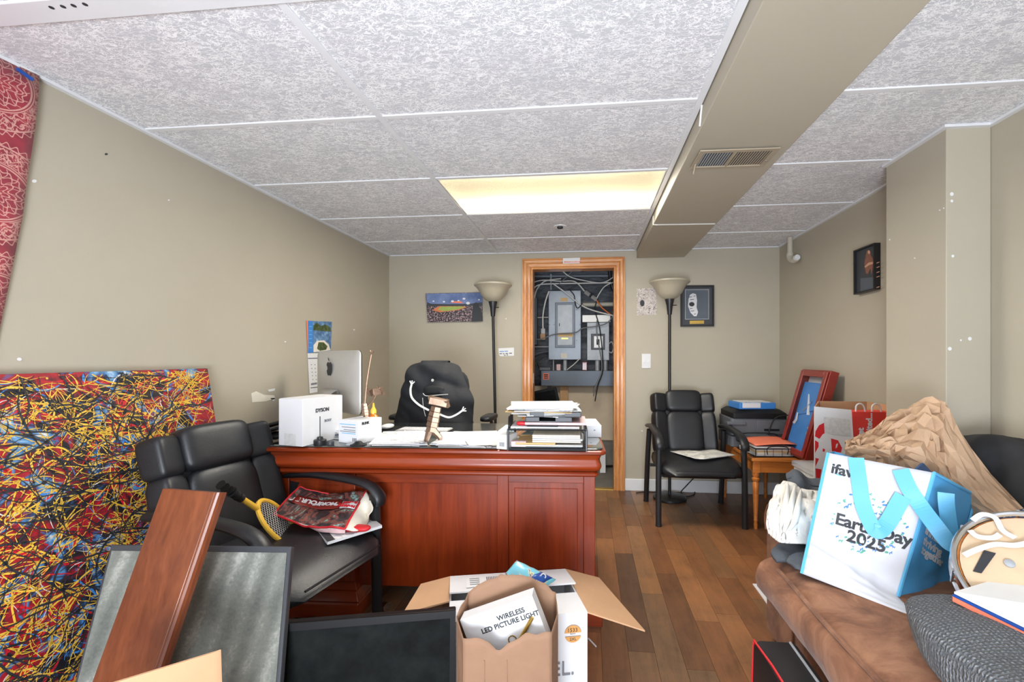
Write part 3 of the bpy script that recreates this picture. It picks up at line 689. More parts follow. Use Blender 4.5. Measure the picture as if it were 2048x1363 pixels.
wrect([(997, 696), (1028, 694.5), (1028, 711), (1001, 712), (998, 709)], YB-.0008, -.001, 'paper', 'white_paper', r)
for u0, u1, v, mt in ((999, 1008, 702.5, 'blue_print'), (1009, 1016, 702, 'blue_print'), (999, 1004, 707, 'ink'), (1006, 1009, 707, 'ink'), (1011, 1016, 706.5, 'ink'), (1018, 1024, 706, 'ink'), (1008, 1011, 710, 'ink'), (1013, 1016, 709.5, 'ink')):
    wrect([(u0, v-.8), (u1, v-1), (u1, v+.5), (u0, v+.7)], YB-.0019, -.0004, 'scrawl', mt, r)
r = thing('light_switch', 'white light switch plate on the wall right of the closet door', 'light switch', at(1292, 735, Y=YB))
wrect([(1283.5, 707), (1301.5, 707), (1301.5, 736), (1283.5, 736)], YB-.0005, -.006, 'plate', 'white_card', r, bevel=.002)
for u in (1288.5, 1296.5): wrect([(u-1.2, 718), (u+1.2, 718), (u+1.2, 725), (u-1.2, 725)], YB-.0068, -.007, 'toggle', 'white_trim', r, bevel=.001)
r = thing('art_print', 'unframed pale scribbled art print pinned behind the right lamp shade', 'art print', at(1293, 630, Y=YB))
wrect([(1273, 577), (1312, 575.5), (1313.5, 629), (1274, 630)], YB-.0008, -.0014, 'paper', 'scribble_print', r)
wrect(ellipse(1284.5, 606, 4.5, 6.5, 14), YB-.0024, -.0005, 'dark_blot', 'ink', r)
r = thing('framed_photo', 'black framed photo of a white marked mask with brass plate', 'picture', at(1393, 653, Y=YB))
W4 = [(1360.5, 571), (1427, 570.5), (1427, 652.5), (1360.5, 653)]
inn = [(1364, 575), (1423.5, 574.5), (1423.5, 649), (1364, 649.5)]
for i in range(4):
    j = (i+1) % 4; wrect([W4[i], W4[j], inn[j], inn[i]], YB-.001, -.022, 'frame_rail', 'black_metal', r)
wrect(inn, YB-.001, -.010, 'mat_board', 'dark_grey_plastic', r)
wrect([(1370, 578.5), (1418, 578), (1418, 638), (1370, 638.5)], YB-.0113, -.001, 'photo_border', 'steel', r)
wrect([(1371.2, 579.7), (1416.8, 579.2), (1416.8, 636.8), (1371.2, 637.3)], YB-.0124, -.001, 'photo_print', 'trough_grey', r)
mk = wrect([(1376, 612), (1377, 598), (1380, 589), (1386, 586), (1392, 588), (1394, 600), (1393, 614), (1396, 624), (1393, 632), (1388, 632), (1381, 625)], YB-.0135, -.001, 'mask_shape', 'white_card', r)
wrect(ellipse(1383.5, 608, 5.5, 4.5, 12), YB-.0146, -.0008, 'eye_hole', 'ink', mk)
for u, v, L in ((1381, 594, 6), (1384, 599, 8), (1382, 617, 6), (1385, 622, 7), (1390, 628, 4), (1389, 592, 4)): wrect([(u-L/2, v-.5), (u+L/2, v-1.4), (u+L/2, v-.4), (u-L/2, v+.6)], YB-.0146, -.0006, 'stitch_mark', 'ink', mk)
wrect([(1379.5, 641), (1408, 640.5), (1408, 647), (1379.5, 647.5)], YB-.0113, -.002, 'nameplate', 'gold', r)
# right wall portrait
def wrx(uvs, X, d, name, mat, par, **k): return MB().prism([at(u, v, X=X) for u, v in uvs], (d, 0, 0)).build(name, mat, par, True, **k)
r = thing('portrait_frame', 'black framed picture of a seated long haired figure on the right wall', 'picture', at(1740, 588, X=XR))
O4 = [(1718.5, 501), (1761, 485), (1761, 578), (1719, 589)]; I4 = [(1720.5, 503), (1759, 488.5), (1759, 576), (1721, 585.5)]
for i in range(4):
    j = (i+1) % 4; wrx([O4[i], O4[j], I4[j], I4[i]], XR-.001, -.034, 'frame_rail', 'black_metal', r)
wrx(I4, XR-.001, -.02, 'photo_print', 'dark_grey_plastic', r)
fx = XR-.0215
fg = wrx([(1731, 515), (1734, 501), (1738, 499), (1741, 504), (1742, 511), (1746, 515), (1748, 525), (1746, 536), (1744, 549), (1741, 537), (1736, 548), (1732, 546), (1730, 536), (1729, 526)], fx, -.001, 'figure_area', 'sepia', r)
wrx([(1729, 533), (1737, 525), (1746, 523), (1747, 527), (1738, 530), (1731, 535)], fx-.0012, -.0006, 'arm_area', 'flesh', fg); wrx(ellipse(1738, 504, 2.4, 3.6, 10), fx-.0012, -.0006, 'face_area', 'flesh', fg)
for v in (524, 533, 543, 552, 573): wrx([(1751, v+2), (1759, v-1), (1759, v+.5), (1751, v+3.4)], fx, -.0006, 'light_streak', 'flesh', r)
wrx([(1721, 556), (1748, 554), (1748, 577), (1721, 584)], fx, -.0005, 'shadow_area', 'trough_grey', r)
# wall calendar
r = thing('wall_calendar', 'hanging wall calendar with lake picture above a white month page', 'calendar', at(628, 786, X=XL))
def wlx(uvs, off, d, name, mat, par, **k): return MB().prism([at(u, v, X=XL+off) for u, v in uvs], (d, 0, 0)).build(name, mat, par, True, **k)
a = wlx([(614, 641), (663.5, 643), (661, 701), (616, 706)], .002, .002, 'picture_leaf', 'lake_print', r)
wlx([(614, 641), (626, 641.5), (626, 704), (616, 706)], .0042, .0006, 'side_strip', 'blue_print', a); wlx([(613, 640.5), (615.4, 640.6), (616.4, 690), (615.5, 706)], .0042, .0008, 'spine', 'orange_folder', a)
for v in (652, 660, 668, 676, 684, 694): wlx([(618, v), (624, v+.3), (624, v+1.6), (618, v+1.3)], .005, .0003, 'print', 'sky_blue', a)
wlx([(627, 650), (634, 645), (642, 652), (650, 648), (661.5, 655), (661.5, 663), (627, 660)], .0042, .0006, 'hill_area', 'forest_print', a)
wlx([(627, 690), (634, 681), (648, 680), (657, 688), (661, 700), (627, 704)], .0042, .0006, 'shore_area', 'cream_paper', a)
wlx([(634, 697), (637, 684), (647, 684), (655, 692), (652, 699), (640, 701)], .005, .0006, 'bush_area', 'forest_print', a)
a = wlx([(614.8, 706), (637.5, 706), (642, 782), (619, 786.5)], .003, .002, 'month_page', 'white_paper', r)
wlx([(616, 715.5), (637.6, 715), (637.8, 716.6), (616.2, 717.2)], .0052, .0006, 'header_line', 'trough_grey', a)
for row in range(5):
    for col in range(3):
        u = 622+col*7+row*.7; v = 728+row*7.4; wlx([(u, v), (u+1.6, v), (u+1.6, v+1.8), (u, v+1.8)], .0052, .0004, 'day_mark', 'grey_ink', a)
wlx([(622, 766), (634, 764), (634, 768), (622, 770)], .0052, .0004, 'print', 'grey_ink', a); wlx([(621, 774.6), (637, 772.6), (637, 774), (621, 776)], .0052, .0004, 'print', 'ink', a)
# tapestry on the left wall
G = []; edge = [(152, 72), (200, 71), (250, 66.5), (300, 60), (330, 56), (380, 50), (430, 44), (480, 35), (540, 24), (610, 10), (660, 0), (760, -20), (830, -36)]
for v, u in edge:
    p = at(u, v, X=XL+.012); row = []
    for j in range(25):
        t = j/24; y = .62+(p.y-.62)*t
        row.append(Vector((XL+.016+.009*math.sin(9*t+p.z*2)+.005*noise.noise(Vector((y*6, p.z*5, 1))), y, p.z)))
    G.append(row)
dz = 2.092-G[0][0].z; G = [[Vector((p.x, p.y, p.z)) for p in r_] for r_ in G]
m = MB().grid(G); o = m.build('wall_tapestry', 'tapestry', smooth=True)
uvl = o.data.uv_layers.new(name='map')
for lp in o.data.loops:
    p = o.data.vertices[lp.vertex_index].co; uvl.data[lp.index].uv = (p.y, p.z)
md = o.modifiers.new('thickness', 'SOLIDIFY'); md.thickness = .002
tp = solo(o, 'crimson tapestry with pale embroidered rosettes hanging on the left wall', 'tapestry')
p = at(50, 149, X=XL+.03); MB().tube([p+Vector((0, -.02, .006)), p+Vector((0, .02, -.004))], .006, 8).build('push_pin', 'deep_blue', tp, True, True)
# ================================================================ torchiere floor lamps
def floor_lamp(x, y, top, lab, lean=0.0):
    r = thing('floor_lamp', lab, 'floor lamp', (x, y, 0), group='torchiere floor lamps')
    MB().lathe([(0, 0), (.128, 0), (.135, .006), (.135, .02), (.12, .03), (.03, .037), (.0, .038)], n_=32).build('base', 'black_metal', r, smooth=True)
    MB().cyl((0, 0, .036), (lean, 0, top-.26), .0125, n_=12).build('pole', 'black_metal', r, smooth=True)
    MB().lathe([(0, top-.275), (.018, top-.275), (.026, top-.20), (.038, top-.152), (.038, top-.147), (0, top-.147)], (lean, 0, 0), 20).build('socket_cup', 'black_metal', r, smooth=True)
    MB().lathe([(.036, top-.148), (.068, top-.132), (.098, top-.10), (.118, top-.06), (.142, top-.028), (.163, top-.012), (.163, top), (.155, top), (.135, top-.022), (.11, top-.055), (.09, top-.095), (.06, top-.122), (.0, top-.135)], (lean, 0, 0), 40, cap=False).build('shade', 'lamp_glass', r, smooth=True)
    MB().cyl((lean+.02, -.01, top-.2), (lean+.055, -.02, top-.2), .004, n_=8).build('switch_knob', 'black_metal', r, smooth=True)
    return r
p = at(1334, 988, Z=0); floor_lamp(p.x, 3.80, 1.797, 'black torchiere floor lamp with frosted bowl behind the black armchair')
q = at(991, 800, Y=3.82); floor_lamp(q.x+.012, 3.82, 1.797, 'black torchiere floor lamp with frosted bowl left of the closet door', -.034)
pts = [at(u, v, Z=.006) for u, v in ((1272, 985), (1290, 983), (1312, 984), (1345, 980), (1385, 978), (1388, 988), (1372, 992), (1362, 984))]+[at(1372, 972, Y=3.97), at(1388, 955, Y=3.985)]
solo(MB().tube(cr(pts, 6), .004, 6).build('lamp_flex', 'rubber', smooth=True), 'thin black power cord curling on the floor around the lamp base', 'cord')
# ================================================================ executive desk
DW, DD, DT = 1.535, .74, .768
desk = thing('executive_desk', 'large glossy cherry wood executive desk with curved cornice', 'desk', (-1.455, 1.868, 0), math.radians(2.6))
DM = RM[desk.name]
def ring(prof, x0, y0, x1, y1, r0=.03):
    return [rloop(x0+i, y0+i, x1-i, y1-i, z, max(.006, r0-i*.4)) for i, z in prof]
MB().loft(ring([(.006, .768), (0, .763), (0, .753), (.006, .748), (.02, .748)], 0, 0, DW, DD)[::-1]).build('top_board', 'cherry_h', desk, smooth=True)
MB().loft(ring([(.018, .748), (.02, .738), (.026, .728), (.026, .718), (.02, .706), (.018, .694), (.022, .682), (.034, .672), (.042, .668)], 0, 0, DW, DD)[::-1]).build('cornice', 'cherry_h', desk, smooth=True)
MB().loft(ring([(.036, .668), (.030, .662), (.030, .655), (.036, .648), (.05, .648)], 0, 0, DW, DD)[::-1]).build('bead_moulding', 'cherry_h', desk, smooth=True)
MB().loft(ring([(.016, .769), (.012, .771), (.012, .774), (.015, .776)], 0, 0, DW, DD, .045)).build('glass_sheet', 'smoked_glass', desk, smooth=True)
GT = .7765
def pedestal(x0, x1):
    y0, y1 = .06, DD-.05; z0, z1 = .15, .648
    pd = MB().bb((x0, y0+.012, z0), (x1, y1, z1)).build('pedestal', 'cherry', desk)
    s = .05
    for a, c_ in (((x0, y0, z0), (x0+s, y0+.012, z1)), ((x1-s, y0, z0), (x1, y0+.012, z1))): MB().bb(a, c_).build('stile', 'cherry', pd, bevel=.002)
    for a, c_ in (((x0+s, y0, z1-.035), (x1-s, y0+.012, z1)), ((x0+s, y0, z0), (x1-s, y0+.012, z0+.05))): MB().bb(a, c_).build('rail', 'cherry_h', pd, bevel=.002)
    px0, px1, pz0, pz1 = x0+s, x1-s, z0+.05, z1-.035
    L = [[Vector((px0+i, y0+y, pz0+i)), Vector((px1-i, y0+y, pz0+i)), Vector((px1-i, y0+y, pz1-i)), Vector((px0+i, y0+y, pz1-i))] for i, y in ((0, .013), (.002, .010), (.026, .010), (.029, .0075), (.034, .0075))]
    MB().loft(L).build('raised_panel', 'cherry', pd)
    bs = MB().loft([rloop(x0-q, y0-q, x1+q, y1+q, z, .004) for q, z in ((.03, 0), (.03, .06), (.026, .068), (.03, .076), (.024, .09), (.012, .112), (.016, .122), (.012, .13), (.002, .15))]).build('plinth', 'cherry_h', desk, smooth=True, ang=25)
pedestal(.045, .405); pedestal(1.055, DW-.045)
MB().bb((.405, .085, .125), (1.055, .105, .648)).build('modesty_panel', 'cherry', desk)
MB().bb((.405, .072, .600), (1.055, .0845, .648)).build('apron_rail', 'cherry_h', desk, bevel=.002)
# helpers for things standing on the desk
def dk(u, v, z=GT): return at(u, v, Z=z)
def upright(name, lab, cat, pL, pF, pR, h, mat, bevel=.0015, mats=None):
    """box standing on three base corners (left, near, right)"""
    pL, pF, pR = Vector(pL), Vector(pF), Vector(pR); e1 = pL-pF; e2 = pR-pF
    e2 = e2-e1*(e2.dot(e1)/e1.length_squared)
    base = [pF, pF+e2, pF+e1+e2, pF+e1]
    r = thing(name, lab, cat, tuple((pF+(e1+e2)/2)))
    bo = MB().prism(base, (0, 0, h)).build('body', mat, r, True, bevel=bevel)
    return r, pF, e1, e2, bo
r, pF, e1, e2, bo = upright('product_box', 'tall plain white product box on the desk beside the chair', 'box', dk(557.5, 889.5), dk(605, 893), dk(651, 872), .208, 'white_card')
text('lettering', 'DYSON', 'ink', r, frame(pF+e2*.30+Vector((0, 0, .142))-e1.normalized()*.0012, e2, (0, 0, 1)), .024, .0006)
text('lettering', 'BOXY', 'grey_ink', r, frame(pF+e2*.52+Vector((0, 0, .092))-e1.normalized()*.0012, e2, (0, 0, 1)), .016, .0004)
MB().prism([pF+e1*a-e2.normalized()*.0006+Vector((0, 0, z)) for a, z in ((.28, .002), (.76, .002), (.76, .055), (.28, .055))], -e2.normalized()*.0006).build('shipping_label', 'grey_paper', r, True)
MB().prism([pF+e2*a+Vector((0, 0, .2083))+e1*b_ for a, b_ in ((.02, .02), (.98, .02), (.98, .98), (.02, .98))], (0, 0, .0012)).build('lid', 'white_paper', r, True, bevel=.0005)
r, pF, e1, e2, bo = upright('small_carton', 'small white printed carton on the desk in front of the computer', 'carton', dk(677, 884), dk(716, 888), dk(730, 874), .105, 'white_card')
for i, z in enumerate((.085, .072, .06, .052, .044)): MB().prism([pF+e1*a-e2.normalized()*.0006+Vector((0, 0, z+dz)) for a, dz in ((.12, 0), (.92-.1*(i % 3), 0), (.92-.1*(i % 3), .003), (.12, .003))], -e2.normalized()*.0005).build('print', 'sky_blue' if i in (0, 4) else 'grey_ink', r, True)
for i in range(5): MB().prism([pF+e1*(.08+.045*i)-e2.normalized()*.0006+Vector((0, 0, z)) for z in (.01, .026)]+[pF+e1*(.10+.045*i)-e2.normalized()*.0006+Vector((0, 0, z)) for z in (.026, .01)], -e2.normalized()*.0005).build('barcode_bar', 'ink', r, True)
text('lettering', 'BLINK', 'ink', r, frame(pF+e2*.15+Vector((0, 0, .085))-e1.normalized()*.0012, e2, (0, 0, 1)), .016, .0006)
# desk telephone behind the white box
a = dk(541, 874); r = thing('desk_phone', 'black desk telephone at the left end of the desk', 'phone', a, .1)
MB().prism([(-.03, -.07, 0), (.07, -.07, 0), (.07, .09, 0), (-.03, .09, 0)], (0, 0, .018)).build('base', 'black_plastic', r, bevel=.006)
MB().prism([(-.025, -.06, .018), (-.025, .08, .018), (-.025, .08, .03), (-.025, -.06, .03)][::-1], (.08, 0, .03)).build('keypad_slope', 'dark_grey_plastic', r, bevel=.004)
MB().tube([(-.03, -.04, .048), (.01, -.04, .062), (.075, -.04, .08)], .014, 8, flat=(1.5, .8)).build('handset', 'black_plastic', r, smooth=True)
# pen stand with upright rod
p = dk(640, 889); r = thing('pen_stand', 'round black magnetic pen stand with thin upright rod', 'pen stand', p)
MB().lathe([(0, 0), (.026, 0), (.027, .003), (.027, .022), (.024, .025), (.014, .026), (.012, .036), (.006, .038), (0, .038)], n_=24).build('cup', 'black_metal', r, smooth=True)
MB().cyl((0, 0, .036), (.0, 0, .128), .0022, n_=8).build('rod', 'black_metal', r, smooth=True)
p = dk(661, 890); solo(MB().lathe([(0, p.z), (.014, p.z), (.0155, p.z+.003), (.0155, p.z+.016), (.013, p.z+.02), (0, p.z+.02)], (p.x, p.y, 0), 18).build('bottle_cap', 'dark_grey_plastic', smooth=True), 'small dark round cap beside the pen stand', 'cap')
p = dk(717, 890); solo(MB().lathe([(0, p.z), (.034, p.z), (.036, p.z+.004), (.02, p.z+.010), (.012, p.z+.018), (0, p.z+.019)], (p.x, p.y, 0), 20).build('webcam_puck', 'black_plastic', smooth=True), 'flat black disc with raised centre near the small carton', 'disc')
p = dk(700, 890); solo(MB().box((p.x, p.y, p.z+.004), (.03, .012, .008), None).build('usb_stick', 'steel', bevel=.001), 'tiny silver memory stick beside the black disc', 'memory stick')
# paper stack behind the white box
def stack(name, lab, cat, c, w_, d_, n_, th, mats, rz=0, jit=.012, seed=1, group=None):
    rr = random.Random(seed); r = thing(name, lab, cat, c, rz, group)
    for i in range(n_):
        q = Matrix.Translation((rr.uniform(-jit, jit), rr.uniform(-jit, jit), i*th)) @ Matrix.Rotation(rr.uniform(-.12, .12), 4, 'Z')
        MB().box((0, 0, th*.45), (w_*rr.uniform(.93, 1.03), d_*rr.uniform(.93, 1.03), th*.85), q).build('sheet', mats[i % len(mats)], r)
    return r
stack('paper_pile', 'grey pile of papers and magazines between white box and computer stand', 'paper pile', dk(672, 874)+Vector((0, .05, 0)), .1, .2, 6, .008, ['grey_paper', 'white_paper', 'trough_grey', 'cream_paper'], .2, seed=4)
# all-in-one computer seen from behind
Pr = at(722.5, 699, Y=2.26); Pl = at(637.5, 700, Y=2.58)
ex = (Pl-Pr); ex.z = 0; wd = ex.length
nrm = Vector((ex.y, -ex.x, 0)).normalized()
if nrm.y > 0: nrm = -nrm
mid = (Pr+Pl)/2; base = Vector((mid.x, mid.y, GT))
r = thing('desktop_computer', 'silver all-in-one desktop computer seen from behind on the desk', 'computer', tuple(base))
mx = frame((Pr.x, Pr.y, 0), ex, (0, 0, 1))                      # x along width, y up, z = normal
if (mx.to_3x3() @ Vector((0, 0, 1))).dot(nrm) < 0: sg = -1
else: sg = 1
zt, zb = 1.207, .862
L = []
for off, ins in ((0, 0), (.004, 0), (.010, .006), (.024, .06), (.032, .14)):
    lp = rloop(ins, zb+ins, wd-ins, zt-ins, 0, .03); L.append([mx @ Vector((p.x, p.y, sg*off)) for p in lp])
MB().loft(L).build('back_shell', 'aluminium', r, True, True, ang=60)
MB().loft([[mx @ Vector((p.x, p.y, -sg*o_)) for p in rloop(0, zb, wd, zt, 0, .03)] for o_ in (0, .004)]).build('screen', 'screen_black', r, True)
# logo shape with bite and leaf
lc = mx @ Vector((wd*.575, zb+.245, 0))
def lg(x, y, d): return mx @ Vector((wd*.575+x, zb+.245+y, sg*(.034+d)))
ap = [(0, .030), (.016, .036), (.030, .028), (.034, .018), (.024, .008), (.022, -.004), (.032, -.014), (.026, -.032), (.014, -.042), (0, -.038), (-.014, -.042), (-.028, -.028), (-.034, -.004), (-.030, .022), (-.016, .036)]
lo = MB().prism([lg(x, y, 0) for x, y in ap], nrm*.0012).build('logo', 'ink', r, True)
MB().prism([lg(x, y, 0) for x, y in ((-.002, .040), (.004, .054), (.016, .062), (.014, .050), (.006, .042))], nrm*.0012).build('logo_leaf', 'ink', r, True)
# stand: bent sheet foot
cx = wd*.5
S_ = []
for zz, off in ((.97, .034), (.99, .045), (.975, .075), (.92, .10), (.84, .135), (GT+.008, .17), (GT+.003, .16), (GT+.003, .02)):
    S_.append([mx @ Vector((cx+q, zz, sg*off)) for q in (-.085, .085)])
MB().grid(S_).build('stand', 'aluminium', r, True, True, solid=.006)
MB().tube([mx @ Vector((cx-.03, .905, sg*.04)), mx @ Vector((cx-.03, .905, sg*.028))], .018, 16).build('cable_port', 'cord_white', r, True, True)
MB().tube(cr([mx @ Vector((cx-.03, .905, sg*.034)), mx @ Vector((cx+.02, .9, sg*.07)), mx @ Vector((cx+.06, .89, sg*.11)), mx @ Vector((cx+.08, .84, sg*.15)), mx @ Vector((cx+.085, GT+.006, sg*.16))], 6), .005, 8).build('power_lead', 'cord_white', r, True, True)
# orange bottle
p = dk(741, 877)+Vector((0, .03, 0)); r = thing('orange_bottle', 'orange plastic bottle with yellow nozzle standing on the desk', 'bottle', p)
MB().lathe([(0, 0), (.026, 0), (.028, .004), (.028, .085), (.022, .105), (.012, .115), (.012, .122), (0, .122)], n_=20).build('body', 'orange_plastic', r, smooth=True)
MB().lathe([(0, .12), (.014, .12), (.014, .135), (.006, .15), (.004, .17), (0, .171)], n_=16).build('nozzle', 'yellow_frame', r, smooth=True)
MB().lathe([(.0285, .03), (.0288, .03), (.0288, .075), (.0285, .075)], n_=20, cap=False).build('label_band', 'grey_paper', r, smooth=True)
p = dk(765, 876); r = thing('yellow_scissors', 'yellow handled scissors lying behind the left figurine', 'scissors', p, .5)
for s_ in (-1, 1): MB().tube([Vector((.016*s_+.016*math.cos(t), .03*math.sin(t), .006)) for t in [2*PI*i/14 for i in range(14)]], .004, 6, closed=True).build('handle', 'yellow_frame', r, smooth=True)
MB().bb((-.005, .03, .003), (.005, .11, .006)).build('blade', 'steel', r)
# copper figurines
def figurine(name, lab, P, D):
    """P: dict of pixel points on the vertical plane y = D"""
    q = lambda k: at(P[k][0], P[k][1], Y=D)
    base = q('foot1'); r = thing(name, lab, 'figurine', (base.x, D, GT), group='copper wire figurines')
    hip, neck = q('hip'), q('neck')
    for i in range(5):
        a = hip.lerp(neck, i/5); b_ = hip.lerp(neck, (i+1)/5-.02); w0 = (.05+.008*math.sin(PI*i/4))*P.get('k', 1)
        MB().tube([a, b_], [w0/2*1.05, w0/2], 6, flat=(.6, 1)).build('body_band', 'copper', r, True)
    hd = q('head'); up = (neck-hip).normalized(); rt = up.cross(Vector((0, 1, 0)))
    h = MB().box((0, 0, 0), (P.get('hw', .085), .04, .034), frame(hd, rt, (0, 1, 0)) @ Matrix.Rotation(P.get('tilt', 0), 4, 'Z')).build('head', 'copper', r, True, bevel=.003)
    for s_ in (-1, 1): MB().tube([hd+rt*(s_*P.get('hw', .075)/2)+Vector((0, -.012, .016)), hd+rt*(s_*P.get('hw', .075)/2)+Vector((0, .014, -.014))], .012, 5).build('ear_flap', 'copper', h, True)
    for k in ('armL', 'armR'):
        pts = [at(u, v, Y=D) for u, v in P[k]]; c_ = cr(pts, 6)
        ar = MB().tube(c_, .0048, 6).build('arm', 'cord_white' if P.get('pale') else 'copper', r, True, True)
        e = pts[-1]; dr_ = (pts[-1]-pts[-2]).normalized()
        for an in (-.6, 0, .6):
            MB().tube([e, e+Matrix.Rotation(an, 3, 'Y') @ dr_*.02], .0028, 5).build('finger', 'cord_white' if P.get('pale') else 'copper', ar, True)
    for k in ('leg1', 'leg2'):
        pts = [at(u, v, Y=D) for u, v in P[k]]; pts[-1].z = GT+.005
        lgm = MB().tube(pts, [.014, .010, .009][:len(pts)], 6, flat=(.7, 1.3)).build('leg', 'copper', r, True)
        MB().box(pts[-1]+Vector((0, -.01, -.001)), (.022, .035, .008)).build('foot', 'black_metal', lgm, True, bevel=.001)
    return r
figurine('copper_figurine', 'copper strip figurine dancing with both arms raised in the desk centre', dict(foot1=(850, 892), hip=(862, 862), neck=(873, 812), head=(878, 803), armL=[(858, 820), (838, 809), (824, 795), (821, 780), (823, 769)], armR=[(880, 828), (897, 834), (912, 829), (924, 821)], leg1=[(859, 862), (853, 880), (850, 894)], leg2=[(868, 862), (880, 875), (880, 886)], tilt=-.12, pale=True), 1.99)
figurine('copper_figurine', 'copper strip figurine with one arm raised beside the orange bottle', dict(foot1=(750, 885), hip=(733, 836), neck=(729, 806), head=(752, 783), armL=[(730, 806), (733, 770), (738, 735), (743, 708)], armR=[(735, 812), (748, 798), (755, 780)], leg1=[(731, 838), (741, 852), (750, 884)], leg2=[(737, 838), (748, 858), (746, 880)], hw=.06, tilt=.9, k=.62), 2.08)
# paper piles on the glass
def paperfan(name, lab, pts, n_, seed, mats, cat='paper pile'):
    rr = random.Random(seed); P = [dk(u, v) for u, v in pts]; c_ = sum(P, Vector())/len(P)
    r = thing(name, lab, cat, tuple(c_))
    for i in range(n_):
        m = Matrix.Translation(c_+Vector((rr.uniform(-.012, .012), rr.uniform(-.012, .012), i*.0022))) @ Matrix.Rotation(rr.uniform(-.16, .16), 4, 'Z') @ Matrix.Translation(-c_)
        k = rr.uniform(.88, 1.0)
        MB().prism([m @ (c_+(p-c_)*k) for p in P], (0, 0, .0016)).build('sheet', mats[i % len(mats)], r, True)
    return r
paperfan('paper_pile', 'loose pile of white letters between the two copper figurines', [(740, 893), (850, 893), (852, 866), (765, 868)], 7, 2, ['printed_page', 'white_paper', 'printed_page', 'white_paper'])
paperfan('paper_pile', 'fanned pile of printed pages left of the wire tray', [(868, 893), (985, 897), (1008, 868), (895, 868)], 8, 5, ['printed_page', 'white_paper', 'cream_paper'])
o = solo(MB().prism([dk(u, v, GT+.001) for u, v in ((925, 893), (985, 894), (990, 903), (932, 905))], (0, 0, .0015)).build('envelope', 'cream_paper'), 'single cream sheet overhanging the front edge of the desk', 'sheet')
o.location.z += .02; o.location.y += .045
r, pF, e1, e2, bo = upright('barcode_box', 'little white box with barcode beside the wire tray', 'box', dk(993, 897), dk(1017, 899), dk(1019, 890), .062, 'white_paper')
for i in range(6): MB().prism([pF+e1*(.35+.07*i)-e2.normalized()*.0006+Vector((0, 0, z)) for z in (.012, .03)]+[pF+e1*(.38+.07*i)-e2.normalized()*.0006+Vector((0, 0, z)) for z in (.03, .012)], -e2.normalized()*.0005).build('barcode_bar', 'ink', r, True)
solo(MB().prism([dk(u, v, GT+.0005) for u, v in ((990, 867), (1026, 866), (1040, 850), (1012, 850))], (0, 0, .003)).build('blue_sheet', 'sky_blue'), 'pale blue sheet lying behind the wire tray', 'sheet').data.materials[0] = MATS['white_paper']
n = N('pale_blue'); n.set(Base_Color=S(196, 222, 228), Roughness=.7); bpy.data.objects['blue_sheet'].data.materials[0] = n.m
p = dk(775, 858); r = thing('computer_mouse', 'white computer mouse on a black pad at the back of the desk', 'mouse', p)
MB().lathe([(0, 0), (.1, 0), (.1, .003), (0, .003)], n_=24).build('mouse_pad', 'black_plastic', r); MB().pillow((.0, 0, .016), (.055, .1, .026), .8).build('shell', 'white_card', r, smooth=True)
# keyboard
a, c_ = dk(790, 862), dk(893, 864); kx = (c_-a).normalized(); r = thing('keyboard', 'white slim computer keyboard at the back of the desk', 'keyboard', tuple((a+c_)/2))
km = frame(a, kx, Vector((-kx.y, kx.x, 0)))
kw = (c_-a).length; MB().bb((0, 0, 0), (kw, .11, .006), km).build('case', 'aluminium', r, True, bevel=.002)
ke = bpy.data.meshes.new('key'); q = MB().bb((0, 0, 0), (kw/14*.84, .015, .003)); ke.from_pydata([tuple(p) for p in q.v], [], q.f); ke.materials.append(MATS['white_card'])
rinv = RM[r.name].inverted()
for i in range(5):
    for j in range(13):
        o = bpy.data.objects.new('key', ke); C.objects.link(o); o.parent = r; o.matrix_local = rinv @ km @ Matrix.Translation((.012+j*kw/13.6, .01+i*.019, .0061))
MB().tube(cr([dk(803, 866, GT+.004), dk(812, 860, GT+.004), dk(828, 859, GT+.004), dk(836, 866, GT+.004)], 6), .0025, 6).build('lead', 'cord_white', r, True, True)
# wire mesh tray with folders
tl, tr_ = dk(1016, 900), dk(1173, 902); ex = (tr_-tl).normalized(); ey = Vector((-ex.y, ex.x, 0)); tm = frame(tl, ex, ey); TWd = (tr_-tl).length; TDp = .24; TH = .088
r = thing('wire_desk_tray', 'black wire mesh desk tray filled with folders at the right end', 'desk tray', tuple((tl+tr_)/2))
MB().bb((0, 0, 0), (TWd, TDp, .002), tm).build('floor_panel', 'black_metal', r, True)
for x0 in (0, TWd): MB().tube([tm @ Vector((x0, 0, 0)), tm @ Vector((x0, 0, TH)), tm @ Vector((x0, TDp, TH)), tm @ Vector((x0, TDp, 0))], .005, 6).build('side_rod', 'black_metal', r, True)
MB().tube([tm @ Vector((0, 0, TH)), tm @ Vector((TWd, 0, TH))], .004, 6).build('front_rod', 'black_metal', r, True)
MB().tube([tm @ Vector((0, 0, .004)), tm @ Vector((TWd, 0, .004))], .005, 6).build('bottom_rod', 'black_metal', r, True)
MB().tube([tm @ Vector((0, TDp, TH)), tm @ Vector((TWd, TDp, TH))], .004, 6).build('rear_rod', 'black_metal', r, True)
for i in range(9): MB().tube([tm @ Vector((0, TDp*i/8, 0)), tm @ Vector((0, TDp*i/8, TH))], .0014, 4).build('mesh_wire', 'black_metal', r, True)
for i, yy in enumerate((.0, .05, .1)): MB().tube(cr([tm @ Vector((-.001, .02+yy, TH)), tm @ Vector((-.001, .03+yy, TH+.045)), tm @ Vector((-.001, .055+yy, TH+.045)), tm @ Vector((-.001, .06+yy, TH))], 4), .0025, 5).build('divider_wire', 'black_metal', r, True)
rr = random.Random(9); z = .003
